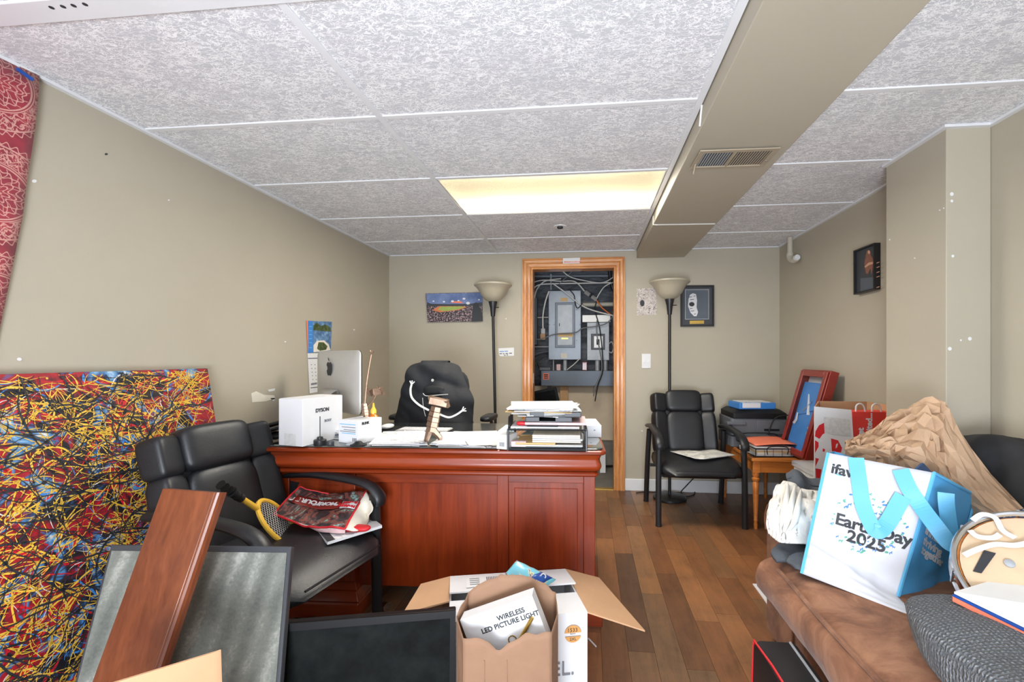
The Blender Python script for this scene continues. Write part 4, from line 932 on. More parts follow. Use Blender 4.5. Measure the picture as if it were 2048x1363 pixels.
names = [('folder', 'black_plastic'), ('folder', 'dark_grey_plastic'), ('magazine', 'grey_paper'), ('folder', 'manila'), ('magazine', 'cream_paper'), ('magazine', 'grey_paper'), ('magazine', 'white_paper'), ('magazine', 'cream_paper')]
desc = ['lowest black folder in the wire tray', 'dark grey folder second from the bottom of the wire tray', 'grey page bundle low in the wire tray', 'brown manila folder tilted in the wire tray', 'cream page bundle in the middle of the wire tray', 'grey page bundle above the cream one in the wire tray', 'white page bundle near the top of the wire tray', 'cream page bundle on top inside the wire tray']
for i, (nm, mt) in enumerate(names):
    x0 = .012+(.09 if i > 3 else 0); th = .0085 if i > 1 else .006; x1 = TWd-.015-rr.uniform(0, .015)
    if mt == 'manila': x0, x1 = .03, .2
    m = tm @ Matrix.Translation((0, rr.uniform(.006, .014), z))
    solo(MB().prism([m @ Vector(q) for q in ((x0, 0, 0), (x1, 0, 0), (x1, .2, 0), (x0, .2, 0))], (0, 0, th*.9)).build(nm, mt, bevel=.002), desc[i], nm, 'papers inside the wire tray'); z += th
solo(MB().bb((.012, .012, .013), (.075, .04, .035), tm).build('card_box', 'pink_card'), 'small pink speckled card box in the corner of the wire tray', 'card box').location.z += .0005
# second level: black trays with papers
z = TH+.004; m2 = tm
solo(MB().bb((.01, .01, z), (TWd-.03, .22, z+.007), tm).build('notepad', 'white_paper'), 'white notepad lying across the wire tray under black trays', 'notepad')
solo(MB().bb((.08, .005, z+.0075), (.21, .2, z+.013), tm).build('wallet', 'black_plastic', bevel=.002), 'thin black wallet on the notepad above the wire tray', 'wallet')
p = tm @ Vector((.055, .05, z+.016)); solo(MB().pillow(p, (.05, .03, .018), .7).build('red_eraser', 'red_ink', smooth=True), 'small red object at the left of the upper tray', 'eraser')
z += .0135
solo(MB().bb((.07, .02, z), (TWd+.0, .24, z+.010), tm).build('document_folder', 'pink_card'), 'pale pink folder sticking out under the black trays', 'folder'); z += .0105
for k in range(2):
    dx = .02*k
    q = MB(); q.bb((.07+dx, .03, z), (.27+dx*2, .26, z+.004), tm); q.bb((.07+dx, .03, z), (.074+dx, .26, z+.02), tm); q.bb((.266+dx*2, .03, z), (.27+dx*2, .26, z+.02), tm); q.bb((.07+dx, .03, z), (.13+dx, .034, z+.02), tm); q.bb((.2+dx*2, .03, z), (.27+dx*2, .034, z+.02), tm); q.bb((.07+dx, .256, z), (.27+dx*2, .26, z+.02), tm)
    solo(q.build('letter_tray', 'dark_grey_plastic'), ('lower' if k == 0 else 'upper')+' dark grey plastic letter tray stacked over the wire tray', 'letter tray'); z += .0215
zz = z-.016
for i in range(9):
    m = tm @ Matrix.Translation((.16+rr.uniform(-.03, .01), .14, zz+.0045*i)) @ Matrix.Rotation(rr.uniform(-.22, .22), 4, 'Z') @ Matrix.Rotation(.05, 4, 'X')
    mt = ('white_paper', 'printed_page', 'grey_paper', 'white_paper', 'manila')[i % 5]
    if i == 0: pr = thing('paper_pile', 'untidy stack of white mail on the top letter tray', 'paper pile', tuple(m @ Vector((0, 0, 0))))
    sx = .09 if i < 3 else .145
    MB().box((0, 0, 0), (sx*2, .2, .003), m).build('sheet', mt, pr, True)
r, pF, e1, e2, bo = upright('white_carton', 'white carton at the right rear corner of the desk', 'carton', dk(1172, 874), dk(1203, 874), dk(1196, 858), .058, 'white_card')
MB().lathe([(0, 0), (.004, 0), (.004, .002), (0, .002)], pF+e1*.45+Vector((0, -.002, .035)), 8).build('button', 'ink', r, True)
# ================================================================ office chair with jacket behind the desk
oc = thing('office_chair', 'black office swivel chair behind the desk', 'office chair', (-.975, 3.11, 0), -.03)
b = MB()
for i in range(5):
    a = 2*PI*i/5+.3; MB().tube([(0, 0, .10), (.28*math.cos(a), .28*math.sin(a), .075)], [.026, .018], 8).build('base_spoke', 'black_plastic', oc, smooth=True)
    MB().lathe([(0, 0), (.024, .004), (.028, .028), (.02, .06), (0, .062)], (.28*math.cos(a), .28*math.sin(a), 0), 12).build('caster', 'rubber', oc, smooth=True)
MB().cyl((0, 0, .09), (0, 0, .44), .03, n_=14).build('gas_lift', 'black_metal', oc, smooth=True)
MB().pillow((0, -.02, .49), (.5, .48, .1), .4).build('seat', 'black_cloth', oc, smooth=True)
MB().tube(cr([(-.0, -.22, .45), (0, -.27, .52), (0, -.255, .66)], 5), .025, 10, flat=(2, .6)).build('back_bar', 'black_plastic', oc, smooth=True)
MB().pillow((0, -.225, .84), (.42, .06, .5), .4).build('backrest', 'black_cloth', oc, smooth=True)
for s_ in (-1, 1):
    ar = MB().pillow((.315*s_, -.12, .765), (.085, .25, .04), .55).build('armrest', 'leather', oc, smooth=True)
    MB().tube(cr([(.26*s_, 0, .47), (.33*s_, .0, .5), (.345*s_, .02, .58), (.32*s_, -.1, .745)], 5), .016, 8, flat=(1.8, .7)).build('arm_support', 'grey_plastic', oc, smooth=True)
# jacket draped over the chair back (seen from its outside)
ol = [(-.09, 1.118), (0, 1.128), (.08, 1.118)]
jk = thing('draped_jacket', 'black jacket draped over the back of the office chair', 'jacket', (-.955, 2.75, .62))
R = []
Yj = 2.735
for v, u0, u1, bul in ((724, 838, 890, .0), (732, 816, 912, .03), (752, 808, 922, .045), (778, 800, 934, .05), (800, 793, 945, .055), (820, 788, 943, .055), (845, 783, 942, .055), (880, 780, 948, .05), (930, 780, 950, .05)):
    row = []
    for k in range(9):
        t = k/8; p = at(u0+(u1-u0)*t, v, Y=Yj); p.y = Yj+.05-bul*math.sin(PI*t)**.6-.0; row.append(p)
    R.append(row)
G = rows(R, 44, 44)
H = []
for i, row in enumerate(G):
    o_ = []
    for j, p in enumerate(row):
        q = p.copy()
        fold = noise.noise(Vector((p.x*9, p.z*3.0, 2)))*.03+abs(noise.noise(Vector((p.x*7+p.z*5, p.z*6, 4))))*.045
        dx = (p.x-at(868, 787, Y=Yj).x)/.055; dz = (p.z-at(868, 793, Y=Yj).z)/.032
        hole = math.exp(-(dx*dx+dz*dz)**2)
        q.y += -fold+hole*.05
        o_.append(q)
    H.append(o_)
MB().grid(H).build('front_drape', 'black_cloth', jk, True, True, solid=.006, ang=180)
T = []
for i in range(7):
    a = PI*i/6
    T.append([Vector((H[0][j].x, H[0][j].y+.06*(1-math.cos(a))/2, H[0][j].z+.008*math.sin(a)-(.05 if i == 6 else 0))) for j in range(0, 44, 2)])
MB().grid(T).build('collar', 'black_cloth', jk, True, True, solid=.006, ang=180)
MB().pillow(at(868, 779, Y=Yj-.022), (.135, .03, .055), .8).build('hole_shade_pad', 'rubber', jk, True, True)  # dark pad added in the jacket opening so its hollow reads as shade
p = at(865, 760, Y=Yj-.065); MB().lathe([(0, -.0015), (.008, -.0015), (.009, 0), (.008, .0015), (0, .0015)], mx=Matrix.Translation(p) @ Matrix.Rotation(PI/2, 4, 'X'), n_=14).build('snap_button', 'aluminium', jk, True, True)
MB().tube(cr([at(u, v, Y=Yj-.045) for u, v in ((846, 786), (852, 791), (870, 790), (896, 788))], 6), .002, 6).build('drawstring', 'cord_white', jk, True, True)
MB().tube(cr([at(u, v, Y=Yj-.048) for u, v in ((845, 795), (847, 815), (851, 832))], 6), .0015, 6).build('thread', 'cord_white', jk, True, True)
# ================================================================ guest armchairs (local front is -y)
def guest_chair(lab, loc, rz):
    r = thing('guest_armchair', lab, 'armchair', loc, rz, 'black guest armchairs')
    # seat with waterfall front
    m = MB(); L = []
    for k in range(13):
        t = k/12; y = .25-.58*t; drop = .05*max(0, (t-.6)/.4)**2
        hw = .272+.01*math.sin(PI*t)-(.05*max(0, (t-.85)/.15)**2); zt = .445+.012*math.sin(PI*t)-drop; zb = .335+(.01*max(0, (t-.8)/.2)**2)
        if k in (0, 12): zt -= .03; zb += .03; hw -= .035
        if k in (1, 11): zt -= .006; zb += .006; hw -= .012
        loop = []
        for j in range(20):
            a = 2*PI*j/20; ca, sa = math.cos(a), math.sin(a)
            loop.append(Vector((hw*math.copysign(abs(ca)**.5, ca), y, (zt+zb)/2+(zt-zb)/2*math.copysign(abs(sa)**.5, sa)+.01*(1-abs(ca)**2)*(1 if sa > 0 else 0))))
        L.append(loop)
    seat = m.loft(L).build('seat', 'leather', r, smooth=True, ang=70)
    MB().tube(cr([(-.19, -.328, .405), (-.1, -.333, .408), (.1, -.333, .408), (.19, -.328, .405)], 5), .004, 6).build('seam', 'leather', seat, smooth=True)
    MB().bb((-.25, -.2, .325), (.25, .2, .347)).build('seat_pan', 'black_plastic', r, bevel=.005)
    # back pads along the reclined line
    b0 = Vector((0, .20, .40)); b1 = Vector((0, .355, .89)); up = (b1-b0).normalized(); nr = Vector((0, -up.z, up.y))
    def pad(x0, x1, t0, t1, th, name, e=.38, par=r, curve=0.0):
        c_ = b0.lerp(b1, (t0+t1)/2)+Vector(((x0+x1)/2, 0, 0)); mxx = frame(c_, (1, 0, 0), up)
        if curve: mxx = mxx @ Matrix.Rotation(curve, 4, 'Y')
        return MB().pillow((0, 0, 0), (x1-x0, (b1-b0).length*(t1-t0), th), e, 28, 16, mxx).build(name, 'leather', par, smooth=True, ang=180)
    sh = MB().pillow((0, 0, 0), (.45, (b1-b0).length*.96, .05), .3, 28, 16, frame(b0.lerp(b1, .48)-nr*.02, (1, 0, 0), up)).build('back_shell', 'leather', r, smooth=True, ang=180)
    pad(-.142, .142, .0, .68, .10, 'lumbar_pad'); pad(-.142, .142, .66, 1.01, .125, 'headrest_pad')
    for s_ in (-1, 1):
        pad(min(s_*.136, s_*.25), max(s_*.136, s_*.25), .02, .68, .095, 'side_bolster', curve=-.35*s_); pad(min(s_*.136, s_*.25), max(s_*.136, s_*.25), .66, .965, .10, 'wing_pad', curve=-.35*s_)
    for s_ in (-1, 1):
        x = .29*s_
        MB().tube(cr([(x*1.0, -.245, 0), (x, -.24, .3), (x*.985, -.235, .54), (x*.98, -.225, .585)], 4), .0205, 8, flat=(1, 1.15)).build('front_leg', 'black_metal', r, smooth=True)
        MB().tube(cr([(x*1.02, .30, 0), (x*1.01, .24, .35), (x*.985, .195, .6)], 4), .0205, 8, flat=(1, 1.15)).build('rear_leg', 'black_metal', r, smooth=True)
        for y in (-.245, .30): MB().cyl((x*(1 if y < 0 else 1.02), y, 0), (x*(1 if y < 0 else 1.02), y, .012), .0215, n_=10).build('glide', 'rubber', r, smooth=True)
        MB().tube(cr([(x*.98, .24, .625), (x*.98, .1, .64), (x*.98, -.1, .632), (x*.98, -.21, .612), (x*.98, -.262, .57), (x*.98, -.262, .535)], 5), .024, 12, flat=(1.25, .72)).build('armrest', 'leather', r, smooth=True)
        MB().bb((min(x, .24*s_), -.18, .325), (max(x, .24*s_), -.15, .345)).build('seat_bracket', 'black_metal', r)
        MB().bb((min(x, .24*s_), .12, .325), (max(x, .24*s_), .15, .345)).build('seat_bracket', 'black_metal', r)
    return r
guest_chair('black leather armchair with newspaper on its seat by the side table', (.772, 3.43, 0), .02)
LC = guest_chair('black leather armchair turned sideways in front of the desk', (-1.205, 1.632, 0), math.radians(79))
SZ = .452
# newspaper on the right chair
P = [(1340, 903), (1392, 900), (1425, 899), (1468, 909), (1440, 914), (1400, 920)]
r = thing('newspaper', 'open newspaper lying on the black armchair seat by the table', 'newspaper', at(1405, 910, Z=.46))
G = rows([[at(1340, 902, Z=.480), at(1375, 900, Z=.475), at(1400, 901, Z=.479), at(1428, 898, Z=.474)], [at(1388, 916, Z=.474), at(1405, 917, Z=.472), at(1430, 914, Z=.476), at(1470, 909, Z=.474)]], 8, 16)
MB().grid(crumple(G, .003, 9, 2)).build('top_sheet', 'newsprint', r, True, True, solid=.0015)
G2 = [[p+Vector((.012, .01, -.0045)) for p in row] for row in G]
MB().grid(G2).build('under_sheet', 'newsprint', r, True, True, solid=.0015)
# ---------------- things on the left chair
A = at(632, 1062, Z=SZ+.003); Bq = at(655, 1089, Z=SZ+.003); Cq = at(764, 1055, Z=SZ+.003); Dq = at(730, 1030, Z=SZ+.003)
r = thing('spiral_catalogue', 'white printed catalogue with black spine on the left armchair seat', 'catalogue', tuple((A+Cq)/2))
MB().prism([A, Bq, Cq, Dq], (0, 0, .010)).build('pages', 'white_paper', r, True)
MB().prism([p+Vector((0, 0, .0102)) for p in (A, Bq, Cq, Dq)], (0, 0, .0012)).build('cover', 'printed_page', r, True)
MB().prism([p+Vector((0, 0, .0116)) for p in (A, Bq, Bq.lerp(Cq, .13), A.lerp(Dq, .13))], (0, 0, .001)).build('spine_strip', 'ink', r, True)
# folded shopping bag
K = dict(TL=at(600, 973, Z=.600), TM=at(650, 985, Z=.565), TR=at(732, 981, Z=.575), BL=at(548, 1028, Z=.525), BM=at(610, 1050, Z=.498), BR=at(690, 1058, Z=.485))
r = thing('shopping_bag', 'crumpled red and black shopping bag on the left armchair seat', 'shopping bag', at(640, 1045, Z=SZ+.012))
R1 = [[K['TL'], K['TM'], K['TM'].lerp(K['TR'], .5), K['TR']], [K['TL'].lerp(K['BL'], .5)+Vector((0, -.01, .005)), K['TM'].lerp(K['BM'], .5), K['TM'].lerp(K['BR'], .5)+Vector((.02, 0, .01)), K['TR'].lerp(K['BR'], .5)], [K['BL'], K['BM'], K['BM'].lerp(K['BR'], .55), K['BR']]]
G = crumple(rows(R1, 26, 30), .012, 8, 5)
top = MB().grid(G).build('printed_side', 'glossy_ad', r, True, True, solid=.003, ang=180)
def gp(i, j, off=.003):
    i = min(24, max(1, i)); j = min(28, max(1, j)); i0, j0 = int(i), int(j)
    p = G[i0][j0].lerp(G[i0+1][j0], i-i0).lerp(G[i0][j0+1].lerp(G[i0+1][j0+1], i-i0), j-j0)
    n_ = (G[i0+1][j0]-G[i0-1][j0]).cross(G[i0][j0+1]-G[i0][j0-1]).normalized()
    if n_.z < 0: n_ = -n_
    return p+n_*off
def strip(i0, i1, j0, j1, name, mat, off=.003, ni=4, nj=14, par=r):
    return MB().grid([[gp(i0+(i1-i0)*a/ni, j0+(j1-j0)*b_/nj, off) for b_ in range(nj+1)] for a in range(ni+1)]).build(name, mat, par, True, True, solid=.001, ang=180)
strip(7, 13.5, 2.5, 19, 'slogan_band', 'red_paint', .0035); strip(7.5, 13.5, 19.5, 27.5, 'logo_patch', 'white_card', .0035)
def word(s, i, j, size, mat, di=0, **k):
    o_ = gp(i, j, .0052); ex = gp(i, j-3, .0052)-o_; ey = gp(i+3, j, .0052)-o_
    return text('lettering', s, mat, r, frame(o_, ex, ey), size, k.get('bold', .0012), .0004, space=k.get('space', .9))
word('"MORE FOR', 8.5, 18.6, .032, 'white_card'); word('YOUR DO', 8.3, 10.8, .032, 'white_card'); word('MARKET', 10.8, 27.2, .020, 'red_ink'); word('BASKET', 8.2, 27.2, .020, 'red_ink')
for e in ([G[i][29] for i in range(26)], [G[25][j] for j in range(30)], [G[i][0] for i in range(26)], [G[0][j] for j in range(0, 12)]): MB().tube(e, .004, 6).build('red_binding', 'red_ink', r, True, True)
a, c_ = K['TR'], K['BR']
G3 = crumple(rows([[a, at(745, 1012, Z=.54), at(737, 1030, Z=.51)], [a.lerp(c_, .5), at(728, 1020, Z=.51), at(738, 1040, Z=.475)], [c_, at(715, 1062, Z=.475), at(732, 1048, Z=.468)]], 12, 12), .006, 10, 3)
MB().grid(G3).build('gusset', 'cream_paper', r, True, True, solid=.003)
G4 = crumple(rows([[K['BL'].lerp(K['BM'], .6), K['BM'], K['BM'].lerp(K['BR'], .5), K['BR']], [at(620, 1052, Z=.475), at(640, 1062, Z=.472), at(670, 1066, Z=.47), at(690, 1066, Z=.47)]], 8, 16), .004, 12, 8)
MB().grid(G4).build('lower_fold', 'pink_card', r, True, True, solid=.003)
MB().pillow(at(712, 1055, Z=.478), (.12, .05, .022), .7, mx=None).build('red_lining', 'red_ink', r, True, True)
# racket
hc = at(556, 1044, Z=.505); he = at(463, 983, Z=.686); ax = (hc-he); ln = ax.length; ax.normalize(); nv = Vector((.1, -.62, .78)); nv = (nv-ax*nv.dot(ax)).normalized(); sd = ax.cross(nv).normalized()
r = thing('tennis_racket', 'yellow framed racket with black grip leaning on the left armchair', 'racket', tuple(hc))
A_, B_ = .125, .092
ov = [hc+ax*(A_*math.cos(2*PI*i/40))+sd*(B_*math.sin(2*PI*i/40)) for i in range(40)]
MB().tube(ov, .0085, 8, closed=True, flat=(1, 1.1)).build('frame_hoop', 'yellow_frame', r, True, True)
st_ = MB()
for i in range(-7, 8):
    t = i*.0118; w_ = B_*math.sqrt(max(0, 1-(t*1.36/A_)**2)); st_.tube([hc+ax*t*1.36-sd*w_, hc+ax*t*1.36+sd*w_], .0008, 4)
    w_ = A_*math.sqrt(max(0, 1-(t/B_)**2)) if abs(t) < B_ else 0; st_.tube([hc+sd*t-ax*w_, hc+sd*t+ax*w_], .0008, 4)
st_.build('strings', 'cord_white', r, True)
MB().tube([hc-ax*(A_+.004), hc-ax*(A_+.10)], [.011, .010], 10).build('shaft', 'yellow_frame', r, True, True)
gpz = MB().tube([hc-ax*(A_+.09), hc-ax*(ln-.012), hc-ax*ln], [.015, .0165, .020], 10).build('grip', 'rubber', r, True, True)
for k in range(5): MB().tube([hc-ax*(A_+.11+.022*k), hc-ax*(A_+.113+.022*k)], .0172, 10).build('grip_wrap', 'black_plastic', gpz, True)
# ================================================================ drip painting against the left wall
pt = Vector((XL+.05, 1.955, 1.118)); pb = Vector((XL+.235, 1.955, .0)); yl = .55
r = thing('drip_painting', 'large canvas covered in red, yellow, blue and black paint drips', 'painting', (pb.x, 1.3, 0))
nr = Vector((pt.z-pb.z, 0, -(pt.x-pb.x))).normalized(); uz = (pt-pb); Hh = uz.length; uz.normalize()
mxp = frame(pb, (0, -1, 0), uz)                                   # x towards the camera, y up the canvas
if (mxp.to_3x3() @ Vector((0, 0, 1))).dot(nr) < 0: mxp = frame(pb, (0, 1, 0), uz); sx = -1
else: sx = 1
Wd = 1.955-yl
def pp(x, y, z=0.0): return mxp @ Vector((sx*x, y, z))
MB().prism([pp(0, 0, -.034), pp(Wd, 0, -.034), pp(Wd, Hh, -.034), pp(0, Hh, -.034)], nr*.034).build('canvas', 'drip_ground', r, True, bevel=.003)
rd = random.Random(21)
for nm, cnt, wd_, ln_, spl, dep in (('drip_red', 330, .0030, .2, .25, .0008), ('drip_white', 260, .0013, .12, .3, .0012), ('drip_blue', 220, .0026, .1, .3, .0010), ('drip_yellow', 2300, .0017, .15, .3, .0018), ('drip_black', 1300, .0018, .2, .25, .0024)):
    m = MB()
    for _ in range(cnt):
        x, y = rd.uniform(0, Wd), rd.uniform(0, Hh); a = rd.choice((rd.uniform(-.6, .6), rd.uniform(0, 2*PI))); L = ln_*rd.uniform(.25, 1.2); nS = 10; w0 = wd_*rd.choice((.45, .6, .8, 1, 1.7)); k = rd.uniform(-spl, spl)*6/nS
        Lp, Rp = [], []; ok = True
        for s_ in range(nS+1):
            t = s_/nS; wv = w0*(.35+.65*math.sin(PI*t))*(1+.6*noise.noise(Vector((x*40, y*40, 3))))
            if not (.004 < x < Wd-.004 and .004 < y < Hh-.004): break
            Lp.append(pp(x-math.sin(a)*wv, y+math.cos(a)*wv, dep)); Rp.append(pp(x+math.sin(a)*wv, y-math.cos(a)*wv, dep))
            x += math.cos(a)*L/nS; y += math.sin(a)*L/nS; a += k+rd.uniform(-.2, .2)
        if len(Lp) > 2: m.grid([Lp, Rp])
        if rd.random() < .35 and Lp:
            q = rd.randrange(len(Lp)); c0 = (Lp[q]+Rp[q])/2; rr_ = w0*rd.uniform(1, 2.6)
            m.add([c0+(pp(1, 0)-pp(0, 0))*(rr_*math.cos(2*PI*i/7))+uz*(rr_*math.sin(2*PI*i/7)) for i in range(7)], [tuple(range(7))])
    mt = {'drip_red': 'red_ink', 'drip_white': 'cord_white', 'drip_blue': 'blue_print', 'drip_yellow': 'yellow_frame', 'drip_black': 'ink'}[nm]
    o = m.build('paint_strokes', mt, r, True); o['kind'] = 'stuff'
# ================================================================ grey canvas and wooden board
TLg, TRg = at(222, 1088, Z=.612), at(582, 1092, Z=.612); lr_ = at(560, 1363, Y=TRg.y-.155)-TRg; ll_ = at(150, 1363, Y=TLg.y-.155)-TLg
lean = (lr_*(TRg.z/-lr_.z)+ll_*(TLg.z/-ll_.z))/2
r = thing('stretched_canvas', 'scuffed grey canvas panel leaning on the floor below the armchair', 'panel', tuple((TLg+TRg)/2+lean))
e = (TRg-TLg); nn = e.cross(lean).normalized()
if nn.y > 0: nn = -nn
MB().prism([TLg, TRg, TRg+lean, TLg+lean], -nn*.022).build('stretcher', 'dark_grey_plastic', r, True, bevel=.003)
i_ = .018; MB().prism([TLg.lerp(TRg, i_)+lean*.025+nn*.0005, TLg.lerp(TRg, 1-i_)+lean*.025+nn*.0005, TLg.lerp(TRg, 1-i_)+lean*.975+nn*.0005, TLg.lerp(TRg, i_)+lean*.975+nn*.0005], nn*.002).build('canvas_face', 'grey_canvas', r, True)
TLb, TRb = at(325, 976, Z=.815), at(430, 984, Z=.815)
ob = at(184, 1363, Y=TLb.y-.11); ln_ = (ob-TLb); ln_ = ln_*((TLb.z)/-ln_.z)
r = thing('wooden_board', 'long reddish brown wooden shelf board leaning in front of the grey canvas', 'board', tuple(TLb.lerp(TRb, .5)+ln_))
e = (TRb-TLb); nn = e.cross(ln_).normalized()
if nn.y > 0: nn = -nn
up = -ln_.normalized(); mm = frame(TLb+ln_, e, up)
bm_ = MB().prism([TLb, TRb, TRb+ln_, TLb+ln_], -nn*.022).build('face', 'plank_wood', r, True, bevel=.002)
pf = [(.0, .0), (.006, .0), (.011, -.003), (.014, -.010), (.014, -.022), (.0, -.022)]
MB().loft([[TRb+e.normalized()*(x+.0004)+nn*y for x, y in pf], [TRb+ln_+e.normalized()*(x+.0004)+nn*y for x, y in pf]]).build('moulded_edge', 'plank_wood', r, True)
# flattened carton by the camera
p1, p2 = at(427, 1305, Z=.54), at(236, 1363, Z=.54); e = p2-p1; p2 = p1+e*1.35
o = MB().prism([p1, p2, Vector((p2.x, p2.y+.02, 0)), Vector((p1.x, p1.y+.02, 0))], (.006, .014, 0)).build('flattened_carton', 'cardboard', bevel=.001)
solo(o, 'flattened brown cardboard carton standing at the bottom left', 'carton')
# ---------------- old monitor on the floor
ml, mr = at(568, 1242, Z=.43), at(911, 1215, Z=.43); e = (mr-ml).normalized(); fw = Vector((e.y, -e.x, 0)); dn = (fw*.055+Vector((0, 0, -.40))); wm = (mr-ml).length
r = thing('flat_monitor', 'dusty black flat screen monitor standing on the floor', 'monitor', tuple((ml+mr)/2+fw*.02-Vector((0, 0, .43))))
nn = e.cross(dn).normalized()
if nn.dot(fw) < 0: nn = -nn
MB().prism([ml, mr, mr+dn, ml+dn], -nn*.03).build('shell', 'bezel_black', r, True, bevel=.004)
def mq(a, b_, off): return ml+e*(wm*a)+dn*b_+nn*off
for q in ([(0, 0), (1, 0), (.968, .05), (.032, .05)], [(1, 0), (1, 1), (.968, .94), (.968, .05)], [(0, 1), (0, 0), (.032, .05), (.032, .94)], [(0, 1), (1, 1), (.968, .94), (.032, .94)]): MB().prism([mq(a, b_, .0005) for a, b_ in q], nn*.006).build('bezel', 'bezel_black', r, True)
MB().prism([mq(a, b_, .0006) for a, b_ in ((.032, .05), (.968, .05), (.968, .94), (.032, .94))], nn*.0015).build('screen', 'screen_black', r, True)
c0 = (ml+mr)/2+dn-nn*.02
MB().prism([c0+e*x+Vector((0, 0, -.022))-fw*y for x, y in ((-.12, -.06), (.12, -.06), (.12, .09), (-.12, .09))], (0, 0, .012)).build('foot', 'black_plastic', r, True, bevel=.003)
for o in (bpy.data.objects[r.name].children): pass
r.location.z = 0
for ch in r.children: ch.location.z -= (c0.z-.022)+0.0
# ---------------- white shipping box
FR, BR, BL = Vector((-.002, 1.43, 0)), Vector((-.087, 1.712, 0)), Vector((-.505, 1.612, 0)); FL = FR+BL-BR; BZ = .36
r = thing('shipping_box', 'white shipping box with open brown flaps on the floor', 'box', tuple((FR+BL)/2))
def wall4(a, c_, name='side_wall'): return MB().prism([a, c_, c_+Vector((0, 0, BZ)), a+Vector((0, 0, BZ))], (c_-a).cross(Vector((0, 0, 1))).normalized()*-.005).build(name, 'white_card', r, True)
for a, c_ in ((FL, FR), (FR, BR), (BR, BL), (BL, FL)): wall4(a, c_)
MB().prism([FL+Vector((0, 0, .001)), FR+Vector((0, 0, .001)), BR+Vector((0, 0, .001)), BL+Vector((0, 0, .001))], (0, 0, .004)).build('base', 'cardboard', r, True)
exb = (FR-FL).normalized(); eyb = (BL-FL).normalized(); T = Vector((0, 0, BZ))
bw, bd = (FR-FL).length, (BL-FL).length
MB().prism([BL+T, BR+T, BR+T-eyb*bd*.52+Vector((0, 0, .022)), BL+T-eyb*bd*.52+Vector((0, 0, .018))], (0, 0, .005)).build('rear_flap', 'white_card', r, True)
MB().prism([FL+T, FR+T, FR+T+eyb*bd*.44+Vector((0, 0, -.004)), FL+T+eyb*bd*.44+Vector((0, 0, -.004))], (0, 0, .005)).build('front_flap', 'white_card', r, True)
q = exb*.19+Vector((0, 0, -.075)); MB().prism([FR+T, BR+T, BR+T+q*.7+Vector((0, 0, .01)), FR+T+q], (0, 0, .005)).build('right_flap', 'cardboard', r, True)
q = -exb*.15+Vector((0, 0, -.03)); FL2 = FL.lerp(BL, .42); MB().prism([FL2+T, BL+T, BL+T+q*.7, FL2+T+q*1.0], (0, 0, .005)).build('left_flap', 'cardboard', r, True)
fm = frame(FL, exb, (0, 0, 1)); fn = -eyb
def onf(x, z): return FL+exb*x+Vector((0, 0, z))-eyb*.0056
# carton labels on the rear flap and front face
def rf(a, b_, off=.0062): return (BL+T+Vector((0, 0, off))+exb*bw*a-eyb*bd*.52*b_+Vector((0, 0, .02))*b_)
MB().prism([rf(a, b_) for a, b_ in ((.13, .2), (.42, .1), (.42, .75), (.13, .85))], (0, 0, .0006)).build('shipping_label', 'white_paper', r, True)
for i in range(7): MB().prism([rf(a, b_, .007) for a, b_ in ((.30+.014*i, .25), (.306+.014*i, .25), (.306+.014*i, .6), (.30+.014*i, .6))], (0, 0, .0004)).build('barcode_bar', 'ink', r, True)
for i in range(4): MB().prism([rf(a, b_, .007) for a, b_ in ((.16, .3+.12*i), (.24, .29+.12*i), (.24, .33+.12*i), (.16, .34+.12*i))], (0, 0, .0004)).build('print', 'grey_ink', r, True)
cxr, czr, rad = bw-.048, BZ-.058, .027
m = MB(); 
for lo_, hi_ in ((.12, PI-.12), (PI+.32, 2*PI-.32)): m.prism([onf(cxr+rad*math.cos(lo_+(hi_-lo_)*i/16), czr+rad*math.sin(lo_+(hi_-lo_)*i/16)) for i in range(17)], fn*.0006)
m.build('round_sticker', 'tan_sticker', r, True)
def btxt(s, x, z, size, mat='ink', bold=0.0, space=1): return text('lettering', s, mat, r, frame(onf(x, z)+fn*.0012, exb, (0, 0, 1)), size, bold, .0003, space=space)
btxt('1533', cxr-.019, czr+.007, .017); btxt('BLACK', cxr-.009, czr-.001, .0055); btxt('2XL', cxr-.011, czr-.020, .013); btxt('EL.', bw-.118, .175, .062, 'grey_ink'); btxt('om', bw-.118, .118, .036, 'grey_ink')
# candy pouch
cs = [at(1010, 1148, Z=BZ+.075), at(1033, 1119, Z=BZ+.11), at(1112, 1158, Z=BZ+.045), at(1080, 1183, Z=BZ+.035)]
r = thing('candy_pouch', 'shiny turquoise and blue candy pouch lying on the white box', 'candy bag', tuple(sum(cs, Vector())/4-Vector((0, 0, .03))))
G = []
for i in range(15):
    row = []
    for j in range(15):
        a, b_ = i/14, j/14; p = cs[0].lerp(cs[1], a).lerp(cs[3].lerp(cs[2], a), b_); row.append(p+Vector((-.2, -.6, .7)).normalized()*(.022*(math.sin(PI*a)*math.sin(PI*b_))**.6)+Vector((0, 0, .004*noise.noise(p*40))))
    G.append(row)
fr_ = MB().grid(G).build('front_film', 'candy_print', r, True, True, solid=.001)
G2 = [[p+Vector((-.2, -.6, .7)).normalized()*.0012 for p in row[9:14]] for row in G[3:15]]
MB().grid(G2).build('brand_panel', 'deep_blue', r, True, True, solid=.0006)
bk = [[p-Vector((-.2, -.6, .7)).normalized()*(.03*(math.sin(PI*i/14)*math.sin(PI*j/14))**.6) for j, p in enumerate(row)] for i, row in enumerate(G)]
MB().grid(bk).build('back_film', 'deep_blue', r, True, True, solid=.001)
ex_ = G[5][11]-G[11][11]; ey_ = G[8][9]-G[8][12]
text('lettering', 'Cinah', 'white_card', r, frame(G[12][12]+Vector((-.2, -.6, .7))*.005, -ex_*-1, ey_), .026, .0008)
